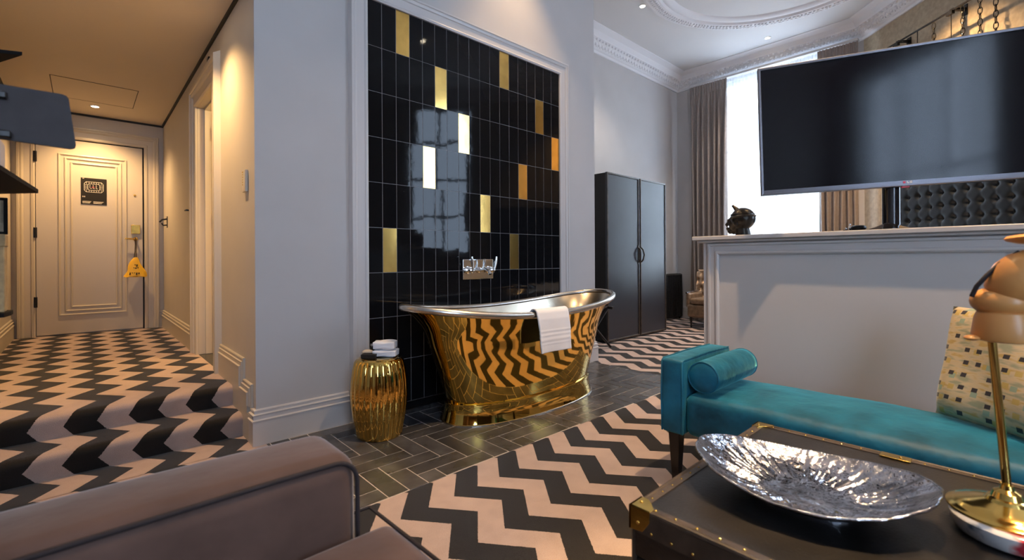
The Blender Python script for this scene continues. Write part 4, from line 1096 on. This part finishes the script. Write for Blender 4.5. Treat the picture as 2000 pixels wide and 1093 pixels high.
# dark trinket on the cap next to the television
tr_ = thing('cap_ornament', (2.93, 0.555, zc), 'small dark openwork ornament on the partition cap left of the television foot', 'ornament')
MB().box(2.90, 2.96, 0.508, 0.600, zc, zc + 0.012).lathe([(0.03, 0.012), (0.034, 0.02), (0.03, 0.03), (0.02, 0.034)], 16, T=Matrix.Translation((2.93, 0.54, zc))).build('dish', 'blackmetal', tr_, smooth=40)
MB().sphere((2.93, 0.575, zc + 0.022), 0.009, 10, 8).sphere((2.925, 0.592, zc + 0.018), 0.006, 10, 8).sphere((2.93, 0.577, zc + 0.04), 0.005, 8, 6).build('bead', 'chrome', tr_, smooth=True)

# ---------------------------------------------------------------- bronze head
hx, hy, hz = 2.87, 1.092, zc
b = MB()
b.sphere((hx, hy - 0.004, hz + 0.102), (0.068, 0.068, 0.066), 32, 22)          # skull
b.sphere((hx, hy + 0.040, hz + 0.080), (0.042, 0.038, 0.052), 24, 16)          # face
b.sphere((hx, hy + 0.066, hz + 0.090), (0.030, 0.018, 0.022), 16, 12)          # brow
b.tube([(hx, hy + 0.076, hz + 0.092), (hx, hy + 0.090, hz + 0.070), (hx, hy + 0.083, hz + 0.064)], [0.007, 0.011, 0.009], 12)   # nose
b.sphere((hx, hy + 0.083, hz + 0.050), (0.017, 0.010, 0.006), 12, 8); b.sphere((hx, hy + 0.081, hz + 0.041), (0.015, 0.010, 0.006), 12, 8)  # lips
b.sphere((hx, hy + 0.068, hz + 0.028), (0.018, 0.015, 0.014), 12, 8)           # chin
b.tube([(hx, hy + 0.060, hz + 0.030), (hx, hy + 0.02, hz + 0.042), (hx, hy, hz + 0.05)], [0.02, 0.03, 0.034], 14)    # jaw
for s in (-1, 1):
    b.sphere((hx + s * 0.018, hy + 0.072, hz + 0.080), (0.010, 0.007, 0.006), 10, 8)
    b.sphere((hx + s * 0.058, hy + 0.012, hz + 0.075), (0.008, 0.013, 0.020), 10, 8)
b.tube([(hx, hy - 0.005, hz + 0.001), (hx, hy, hz + 0.05)], [0.042, 0.036], 20)  # neck
b.tube([(hx, hy + 0.028, hz + 0.155), (hx, hy + 0.046, hz + 0.176), (hx, hy + 0.056, hz + 0.186)], [0.016, 0.009, 0.008], 12)  # crest
b.tube([(hx + 0.0695 * math.cos(a), hy - 0.004 + 0.0695 * math.sin(a), hz + 0.112 - 0.006 * math.sin(a)) for a in [2 * PI * k / 40 for k in range(40)]], 0.0035, 8, closed=True)
b.tube([(hx + 0.060 * math.cos(a), hy - 0.002 + 0.064 * math.sin(a), hz + 0.128 - 0.0 * math.sin(a)) for a in [2 * PI * k / 40 for k in range(40)]], 0.003, 8, closed=True)
hd = b.build('head_sculpture', 'bronze', smooth=True)
md = hd.modifiers.new('remesh', 'REMESH'); md.mode = 'VOXEL'; md.voxel_size = 0.0028; md.use_smooth_shade = True
md = hd.modifiers.new('smooth', 'SMOOTH'); md.iterations = 2; md.factor = 0.5
tag(hd, 'dark bronze head sculpture in profile on the partition wall cap', 'sculpture')

# ---------------------------------------------------------------- teal bench
bn = thing('bench', (2.25, 0.2, 0), 'long teal velvet bench with one upholstered end in front of the partition', 'bench')
def softbox(name, x0, x1, y0, y1, z0, z1, r, m, parent, puff=0.0, seg=5, wr=0.0, n=(10, 30, 6)):
    """rounded upholstery block: box with puffed faces"""
    bm = bmesh.new(); bmesh.ops.create_cube(bm, size=1.0)
    for v in bm.verts: v.co = Vector((x0 + (x1 - x0) * (v.co.x + .5), y0 + (y1 - y0) * (v.co.y + .5), z0 + (z1 - z0) * (v.co.z + .5)))
    bmesh.ops.bevel(bm, geom=list(bm.edges), offset=r, segments=seg, profile=0.5, affect='EDGES')
    for ax, cnt, a0, a1 in ((0, n[0], x0 + r, x1 - r), (1, n[1], y0 + r, y1 - r), (2, n[2], z0 + r, z1 - r)):
        for i in range(1, cnt):
            co = [0, 0, 0]; no = [0, 0, 0]; co[ax] = a0 + (a1 - a0) * i / cnt; no[ax] = 1
            bmesh.ops.bisect_plane(bm, geom=bm.verts[:] + bm.edges[:] + bm.faces[:], plane_co=co, plane_no=no)
    cx_, cy_, cz_ = (x0 + x1) / 2, (y0 + y1) / 2, (z0 + z1) / 2
    for v in bm.verts:
        u, w, q = (v.co.x - cx_) / (x1 - x0) * 2, (v.co.y - cy_) / (y1 - y0) * 2, (v.co.z - cz_) / (z1 - z0) * 2
        v.co.z += puff * (1 - u * u) * (1 - w ** 4) * max(0, q)
        v.co.x += puff * 0.5 * (1 - w ** 4) * (1 - q * q) * (1 if u > 0 else -1) * (abs(u) ** 3)
        if wr: v.co.z += wr * math.sin(v.co.y * 13 + 2 * math.sin(v.co.x * 9)) * math.cos(v.co.x * 11 + v.co.y * 4) * max(0, q)
    me = bpy.data.meshes.new(name); bm.to_mesh(me); bm.free()
    for p in me.polygons: p.use_smooth = True
    me.materials.append(M[m]); o = bpy.data.objects.new(name, me); C.objects.link(o)
    if parent: o.parent = parent; o.matrix_parent_inverse = Matrix.Translation(-parent.location)
    return o
softbox('seat', 2.0, 2.50, -1.45, 1.018, 0.245, 0.432, 0.035, 'teal', bn, puff=0.022, wr=0.003, n=(12, 60, 4))
softbox('end_arm', 1.985, 2.505, 1.016, 1.125, 0.245, 0.585, 0.016, 'teal', bn, puff=0.006, n=(8, 3, 6))
MB().tube([(1.987, 1.120, 0.25), (1.985, 1.122, 0.42), (1.987, 1.119, 0.574), (2.0, 1.120, 0.584), (2.25, 1.120, 0.590), (2.49, 1.120, 0.584)], 0.004, 8).tube([(1.987, 1.020, 0.25), (1.985, 1.019, 0.42), (1.987, 1.021, 0.574), (2.0, 1.021, 0.584), (2.25, 1.021, 0.590), (2.49, 1.021, 0.584)], 0.004, 8).build('piping', 'teal', bn, smooth=True)
for x in (2.025, 2.46):
    for y in (1.068, -1.38):
        s = 0.027; v = [(x - s, y - s, 0.25), (x + s, y - s, 0.25), (x + s, y + s, 0.25), (x - s, y + s, 0.25)]; s = 0.015
        v += [(x - s, y - s, 0.003), (x + s, y - s, 0.003), (x + s, y + s, 0.003), (x - s, y + s, 0.003)]
        MB().add(v, [(0, 1, 2, 3), (7, 6, 5, 4), (0, 4, 5, 1), (1, 5, 6, 2), (2, 6, 7, 3), (3, 7, 4, 0)]).build('leg', 'darkwood', bn, bevel=0.002)
# bolster
bo = thing('bolster_cushion', (2.25, 0.945, 0.505), 'teal velvet bolster roll lying against the bench end', 'bolster')
Tb = Matrix.Translation((2.028, 0.944, 0.516)) @ Matrix.Rotation(PI / 2, 4, 'Y')
MB().lathe([(0.002, -0.006), (0.040, -0.005), (0.062, 0.000), (0.069, 0.006), (0.0705, 0.012), (0.0715, 0.05), (0.073, 0.22), (0.0715, 0.41), (0.069, 0.446), (0.062, 0.452), (0.04, 0.457), (0.002, 0.458)], 48, T=Tb, fr=lambda a, i: 1 + 0.010 * math.sin(3 * a + i) * (3 < i < 8)).build('roll', 'teal', bo, smooth=True)
for z in (0.004, 0.450): MB().tube([tuple(Tb @ Vector((0.068 * math.cos(a), 0.068 * math.sin(a), z))) for a in [2 * PI * k / 48 for k in range(48)]], 0.004, 8, closed=True).build('piping', 'teal', bo, smooth=True)
# printed cushion
cu = MB()
P0 = Vector((2.405, 0.205, 0.452)); U = Vector((-0.30, -0.40, 0.0)); V = Vector((0.10, -0.045, 0.405)); Nn = U.cross(V).normalized()
if Nn.x > 0: Nn = -Nn
def cushfn(sgn):
    def fn(u, v):
        a, c = 2 * u - 1, 2 * v - 1
        puff = ((1 - a ** 4) * (1 - c ** 4)) ** 0.45
        k = 0.045
        uu = u + k * (0.5 - u) * (1 - abs(c)) * 2 * 0.5; vv = v + k * (0.5 - v) * (1 - abs(a)) * 2 * 0.5
        wr = 0.006 * math.sin(10 * u + 5 * v) * puff
        return P0 + U * uu + V * vv + Nn * (sgn * 0.062 * puff + wr) + Nn * 0.0
    return fn
cu.grid(28, 28, cushfn(1), uvfn=lambda u, v: (u, v)); cu.grid(28, 28, cushfn(-1), uvfn=lambda u, v: (u, v))
o = cu.build('scatter_cushion', 'cushion', smooth=True)
tag(o, 'beige cushion printed with small dark squares leaning on the teal bench', 'cushion')

# ---------------------------------------------------------------- trunk table
tx0, tx1, ty0, ty1, tz0, tz1 = 0.975, 1.79, -0.55, 0.625, 0.05, 0.452
tk = thing('trunk_table', (1.38, 0.04, 0), 'black leather trunk coffee table with brass corners and studs', 'trunk')
rbox(tx0, tx1, ty0, ty1, tz0, tz1 - 0.12).build('body', 'leather', tk, bevel=0.006)
rbox(tx0 - 0.003, tx1 + 0.003, ty0 - 0.003, ty1 + 0.003, tz1 - 0.118, tz1).build('lid', 'leather', tk, bevel=0.006)
b = MB()
e = 0.004
def strip(p, q, w, up=(0, 0, 1)):
    p, q = Vector(p), Vector(q)
    b.tube([p, q], w, 8)
corn = [(tx0, ty1), (tx1, ty1), (tx1, ty0), (tx0, ty0)]
for i in range(4):
    (x0, y0), (x1, y1) = corn[i], corn[(i + 1) % 4]
    strip((x0, y0, tz1 - 0.002), (x1, y1, tz1 - 0.002), 0.0062)
    strip((x0, y0, tz0 + 0.004), (x1, y1, tz0 + 0.004), 0.006)
    strip((x0, y0, tz0), (x0, y0, tz1), 0.006)
# flat edge strips on the lid top
w_ = 0.024
b.box(tx0 + 0.004, tx1 - 0.004, ty1 - w_, ty1 - 0.004, tz1, tz1 + 0.0018).box(tx0 + 0.004, tx1 - 0.004, ty0 + 0.004, ty0 + w_, tz1, tz1 + 0.0018)
b.box(tx0 + 0.004, tx0 + w_, ty0 + w_, ty1 - w_, tz1, tz1 + 0.0018).box(tx1 - w_, tx1 - 0.004, ty0 + w_, ty1 - w_, tz1, tz1 + 0.0018)
b.box(tx0 - 0.006, tx0 - 0.002, ty0, ty1, tz1 - 0.055, tz1 - 0.005).box(tx0, tx1, ty1 + 0.002, ty1 + 0.006, tz1 - 0.055, tz1 - 0.005)
b.box(tx0 - 0.006, tx0 - 0.001, ty0, ty1, tz0 + 0.18, tz0 + 0.21)
b.build('edge_binding', 'leatherpale', tk)
b = MB()
n = 24
for i in range(n):
    y = ty1 - 0.05 - i * 0.05
    if y < ty0 + 0.03: break
    b.sphere((tx0 + 0.014, y, tz1 + 0.002), (0.0038, 0.0038, 0.0028), 8, 5)
    b.sphere((tx1 - 0.014, y, tz1 + 0.002), (0.0032, 0.0032, 0.0024), 8, 5)
    b.sphere((tx0 - 0.006, y, tz1 - 0.045), (0.0026, 0.0036, 0.0036), 8, 5)
for i in range(15):
    x = tx0 + 0.06 + i * 0.05
    b.sphere((x, ty1 - 0.014, tz1 + 0.002), (0.0032, 0.0032, 0.0024), 8, 5)
    b.sphere((x, ty1 + 0.006, tz1 - 0.045), (0.0036, 0.0026, 0.0036), 8, 5)
b.build('studs', 'brassdull', tk, smooth=True)['kind'] = 'stuff'
def corner(cx, cy, sx, sy):
    b = MB(); r = 0.046
    pts = [(0, 0), (r, 0)] + [(r * math.cos(a) if False else r - 0.0 - (r * 0.45) * (k / 4) ** 2, r * 0.35 + (r * 0.65) * k / 4) for k, a in ((k, 0) for k in range(5))][0:0]
    pts = [(-0.009, -0.009), (r, -0.009), (r, 0.012), (0.030, 0.030), (0.012, r), (-0.009, r)]
    P = [(cx + sx * a, cy + sy * c) for a, c in pts]
    b.prism(P, tz1 + 0.001, tz1 + 0.0045)
    side = [(-0.009, 0.0045), (r, 0.0045), (r, -0.020), (0.028, -0.048), (-0.009, -0.052)]
    v = [(cx + sx * a, cy - sy * 0.009, tz1 + c) for a, c in side] + [(cx + sx * a, cy - sy * 0.0035, tz1 + c) for a, c in side]
    f = [(0, 1, 2, 3, 4), (9, 8, 7, 6, 5)] + [(i, (i + 1) % 5, 5 + (i + 1) % 5, 5 + i) for i in range(5)]
    b.add(v, f)
    v = [(cx - sx * 0.009, cy + sy * a, tz1 + c) for a, c in side] + [(cx - sx * 0.0035, cy + sy * a, tz1 + c) for a, c in side]
    b.add(v, f)
    b.sphere((cx + sx * 0.024, cy + sy * 0.006, tz1 + 0.005), (0.0045, 0.0045, 0.003), 10, 6)
    b.sphere((cx - sx * 0.009, cy + sy * 0.016, tz1 - 0.030), (0.003, 0.0045, 0.0045), 10, 6)
    b.sphere((cx + sx * 0.016, cy - sy * 0.009, tz1 - 0.030), (0.0045, 0.003, 0.0045), 10, 6)
    return b.build('brass_corner', 'brassdull', tk, bevel=0.003, bseg=3)
for cx_, cy_, sx, sy in ((tx0, ty1, 1, -1), (tx1, ty1, -1, -1), (tx0, ty0, 1, 1), (tx1, ty0, -1, 1)): corner(cx_, cy_, sx, sy)
T_ = Matrix.Translation((tx1 - 0.018, 0.24, tz1 + 0.0018))
MB().box(-0.018, 0.020, -0.036, 0.036, 0, 0.003, T=T_).sphere((0, -0.012, 0.004), (0.004, 0.004, 0.003), 8, 5, T=T_).build('hinge_plate', 'brassdull', tk, bevel=0.001)
for x in (tx0 + 0.05, tx1 - 0.05):
    for y in (ty0 + 0.05, ty1 - 0.05): MB().sphere((x, y, 0.028), 0.025, 12, 8).build('caster', 'blackmetal', tk, smooth=True)
MB().box(tx0 - 0.005, tx0 - 0.0005, ty1 - 0.05, ty1 + 0.003, tz0, tz0 + 0.26).build('lower_corner_plate', 'brassdull', tk, bevel=0.002)

# bowl: oval silvered glass dish
BC = Vector((1.315, 0.355, tz1 + 0.002)); bdir = math.atan2(-0.485, 0.10)
Tbw = Matrix.Translation(BC) @ Matrix.Rotation(bdir, 4, 'Z')
def bowlr(u, v, thick=0.0):
    a = 2 * PI * u; t = v
    r = t ** 0.85
    ripple = 1 + (0.004 * math.sin(31 * a) + 0.006 * math.sin(13 * a + 1)) * t
    x = 0.252 * r * math.cos(a) * ripple; y = 0.190 * r * math.sin(a) * ripple
    z = 0.010 + 0.062 * t ** 2.3 * (1 + 0.30 * math.cos(2 * a)) + 0.0014 * (math.sin(53 * a + 2 * math.sin(5 * a)) + math.sin(37 * a + 1) + 0.7 * math.sin(79 * a + 3)) * math.sin(PI * min(1, t * 1.02)) - thick
    if t < 0.35: z = 0.010 + 0.0 - thick + 0.062 * t ** 2.3
    return Tbw @ Vector((x, y, z))
bw = thing('oval_dish', tuple(BC), 'large oval silvered glass dish with rippled sides on the trunk', 'dish')
bm_ = MB().grid(200, 22, lambda u, v: bowlr(u, v)); bm_.grid(200, 22, lambda u, v: bowlr(u, v, 0.006))
bm_.build('bowl', 'silverglass', bw, smooth=True, fixn=False)
MB().tube([bowlr(k / 160, 1.0, 0.003) for k in range(160)], 0.0034, 8, closed=True).build('rim', 'silverglass', bw, smooth=True)
MB().lathe([(0.62, 0.0), (0.62, 0.003), (0.5, 0.006)], 48, T=Tbw, fr=lambda a, i: math.hypot(0.12 * math.cos(a), 0.09 * math.sin(a)) * 1.6).build('foot', 'silverglass', bw)

# mannequin lamp on a brass pole
lp = thing('mannequin_lamp', (1.475, 0.006, tz1), 'brass stand on a floral base carrying a turned wooden mannequin torso', 'figure')
Lx, Ly = 1.475, 0.011
MB().lathe([(0.062, 0.001), (0.085, 0.004), (0.094, 0.020), (0.096, 0.036), (0.090, 0.042)], 48, T=Matrix.Translation((Lx - 0.03, Ly - 0.004, tz1))).build('floral_base', 'floral', lp, smooth=True)
MB().lathe([(0.094, 0.040), (0.098, 0.043), (0.098, 0.047), (0.090, 0.051), (0.086, 0.052), (0.082, 0.056), (0.060, 0.062), (0.036, 0.070), (0.032, 0.076), (0.026, 0.078), (0.022, 0.090), (0.012, 0.096), (0.010, 0.105)], 56, T=Matrix.Translation((Lx - 0.012, Ly, tz1))).build('brass_foot', 'lampbrass', lp, smooth=35)
MB().tube([(Lx - 0.004, Ly, tz1 + 0.095), (Lx - 0.012, Ly + 0.022, 0.872)], 0.0078, 14).build('pole', 'lampbrass', lp, smooth=True)
Tm = Matrix.Translation((Lx - 0.005, Ly + 0.004, 0.866))
MB().lathe([(0.040, 0.0), (0.050, 0.003), (0.052, 0.010), (0.047, 0.050), (0.043, 0.062), (0.036, 0.066)], 40, T=Tm).build('pelvis_block', 'mannequin', lp, smooth=35)
MB().sphere((0, 0.004, 0.085), (0.046, 0.050, 0.034), 28, 18, T=Tm).build('waist_ball', 'mannequin', lp, smooth=True)
Tc = Tm @ Matrix.Translation((0.0, -0.006, 0.100)) @ Matrix.Rotation(math.radians(24), 4, 'X')
MB().lathe([(0.030, -0.01), (0.042, 0.004), (0.047, 0.03), (0.046, 0.055), (0.036, 0.080), (0.020, 0.098), (0.012, 0.103)], 36, T=Tc).build('chest', 'mannequin', lp, smooth=True)
MB().lathe([(0.010, 0.09), (0.009, 0.135)], 16, T=Tc).build('neck_peg', 'mannequin', lp, smooth=True)
Tdisc = Matrix.Translation((Lx + 0.0, Ly - 0.042, 1.076)) @ Matrix.Rotation(math.radians(-8), 4, 'X')
MB().lathe([(0.006, 0.0), (0.022, 0.004), (0.040, 0.012), (0.044, 0.018), (0.038, 0.023), (0.004, 0.024)], 32, T=Tdisc).build('head_disc', 'mannequin', lp, smooth=True)
MB().tube([(Lx - 0.03, Ly + 0.052, 0.962), (Lx - 0.034, Ly + 0.044, 0.985), (Lx - 0.03, Ly + 0.028, 1.01), (Lx - 0.02, Ly + 0.008, 1.035), (Lx - 0.01, Ly - 0.02, 1.06)], 0.0045, 8).build('cord', 'piping', lp, smooth=True)
MB().tube([(Lx - 0.012, Ly - 0.030, 0.866), (Lx - 0.02, Ly - 0.05, 0.82), (Lx - 0.02, Ly - 0.075, 0.77)], 0.0035, 8).build('cord', 'piping', lp, smooth=True)
MB().sphere((-0.035, 0.048, 0.006), (0.018, 0.014, 0.006), 14, 8, T=Tm).build('peg', 'mannequin', lp, smooth=True)

# ---------------------------------------------------------------- sofa
sf = thing('sofa', (0.0, 0.1, 0), 'brown velvet sofa with piped arm in the foreground', 'sofa')
def arm(y0, y1):
    o = softbox('arm', -0.50, 0.470, y0, y1, 0.06, 0.600, 0.048, 'sofa', sf, puff=0.008, seg=6, n=(12, 3, 8))
    return o
arm(1.035, 1.262); arm(-1.10, -0.88)
pth = []
for (x, z) in [(-0.48, 0.588), (0.30, 0.590), (0.415, 0.588)] + [(0.415 + 0.052 * math.sin(a), 0.536 + 0.052 * math.cos(a)) for a in [PI / 2 * k / 6 for k in range(1, 7)]] + [(0.468, 0.40), (0.468, 0.08)]: pth.append((x, 1.043, z))
MB().tube(pth, 0.0055, 8).build('piping', 'piping', sf, smooth=True)
softbox('seat_base', -0.45, 0.455, -0.88, 1.034, 0.06, 0.26, 0.02, 'sofa', sf)
for i, (y0, y1) in enumerate(((0.075, 1.032), (-0.878, 0.070))):
    so = softbox('seat_cushion', -0.42, 0.545, y0, y1, 0.262, 0.425, 0.035, 'sofa', sf, puff=0.018, n=(14, 14, 4))
    MB().tube([(0.535, y0 + 0.01, 0.417), (0.541, (y0 + y1) / 2, 0.426), (0.535, y1 - 0.01, 0.417), (0.3, y1 - 0.004, 0.422), (-0.4, y1 - 0.004, 0.418)], 0.0045, 8).build('piping', 'piping', so, smooth=True).parent = sf
softbox('backrest', -0.66, -0.44, -0.88, 1.034, 0.06, 0.86, 0.06, 'sofa', sf, puff=0.01)
for x in (-0.42, 0.40):
    for y in (-1.02, 1.18): MB().lathe([(0.018, 0.003), (0.026, 0.062)], 14, T=Matrix.Translation((x, y, 0))).build('leg', 'darkwood', sf, smooth=True)

# ---------------------------------------------------------------- shelf unit at the left edge
sh = thing('shelf_unit', (-0.55, 2.25, 0), 'black shelf unit at the left edge before the hall steps', 'shelf unit')
MB().prism([(-0.112, 2.217), (-0.153, 1.711), (-0.62, 1.75), (-0.62, 2.33), (-0.21, 2.325)], 1.280, 1.292).build('shelf', 'shelfblack', sh)
MB().prism([(-0.154, 2.311), (-0.235, 2.345), (-0.62, 2.37), (-0.62, 2.50), (-0.218, 2.446)], 1.760, 1.772).build('shelf', 'shelfblack', sh)
MB().prism([(-0.180, 2.27), (-0.190, 2.20), (-0.62, 2.20), (-0.62, 2.33), (-0.180, 2.33)], 0.872, 0.886).build('shelf', 'shelfblack', sh)
for y in (2.24, 2.48):
    for x in (-0.60, -0.48): rbox(x - 0.01, x + 0.01, y - 0.01, y + 0.01, 0.003, 2.2).build('upright', 'blackmetal', sh)
for x0, x1, m, lab in ((-0.212, -0.196, 'spine1', 'cream book standing at the outer end of the black shelf'), (-0.240, -0.214, 'spine2', 'blue grey book standing on the black shelf behind the cream one')):
    bk = thing('book', ((x0 + x1) / 2, 2.27, 1.292), lab, 'book', 'books on the black shelf')
    rbox(x0, x1, 2.20, 2.32, 1.292, 1.445 if m == 'spine1' else 1.46).build('cover', m, bk, bevel=0.002)
    rbox(x0 + 0.002, x1 - 0.002, 2.202, 2.318, 1.294, 1.4465 if m == 'spine1' else 1.4615).build('pages', 'whitemark', bk)
bxx = thing('storage_box', (-0.25, 2.26, 0.886), 'tan box standing on the lowest black shelf at the left edge', 'box')
rbox(-0.33, -0.190, 2.22, 2.30, 0.887, 1.10).build('box_body', 'tan', bxx, bevel=0.003)
rbox(-0.332, -0.188, 2.218, 2.302, 1.10, 1.140).build('lid', 'tan', bxx, bevel=0.003)
pf_ = thing('picture_frame', (-0.25, 2.27, 1.14), 'black framed picture standing on the tan box', 'picture frame')
MB().sweep([(-0.34, 1.141), (-0.186, 1.141), (-0.186, 1.262), (-0.34, 1.262)], [(0, 0), (0, 0.012), (0.009, 0.012), (0.009, 0)], lambda a, c, d: (a, 2.27 - d, c), closed=True).build('frame', 'shelfblack', pf_)
rbox(-0.338, -0.188, 2.262, 2.27, 1.143, 1.26).build('picture', 'photo', pf_)
# grey clipped panel, close to the camera
gp = thing('clip_panel', (-0.08, 1.4, 1.35), 'grey rounded panel held by black clips at the upper left edge', 'panel')
pts = [(-0.30, 1.302), (-0.022, 1.2965), (-0.0145, 1.300), (-0.0125, 1.307), (-0.0235, 1.405), (-0.027, 1.411), (-0.034, 1.413), (-0.30, 1.400)]
n = len(pts); v = [(x, 1.40 + (x + 0.02) * 0.15, z) for x, z in pts] + [(x, 1.408 + (x + 0.02) * 0.15, z) for x, z in pts]
MB().add(v, [tuple(range(n)), tuple(range(n, 2 * n))[::-1]] + [(i, (i + 1) % n, n + (i + 1) % n, n + i) for i in range(n)]).build('panel', 'grey', gp)
for z, x1 in ((1.386, -0.114), (1.308, -0.108)):
    rbox(-0.32, x1, 1.372, 1.400, z - 0.007, z + 0.007).build('clip', 'blackmetal', gp, bevel=0.002)
rbox(-0.325, -0.300, 1.372, 1.40, 1.05, 1.43).box(-0.60, -0.30, 1.375, 1.40, 1.28, 1.30).box(-0.60, -0.575, 1.375, 1.748, 1.28, 1.30).build('bracket', 'blackmetal', gp)
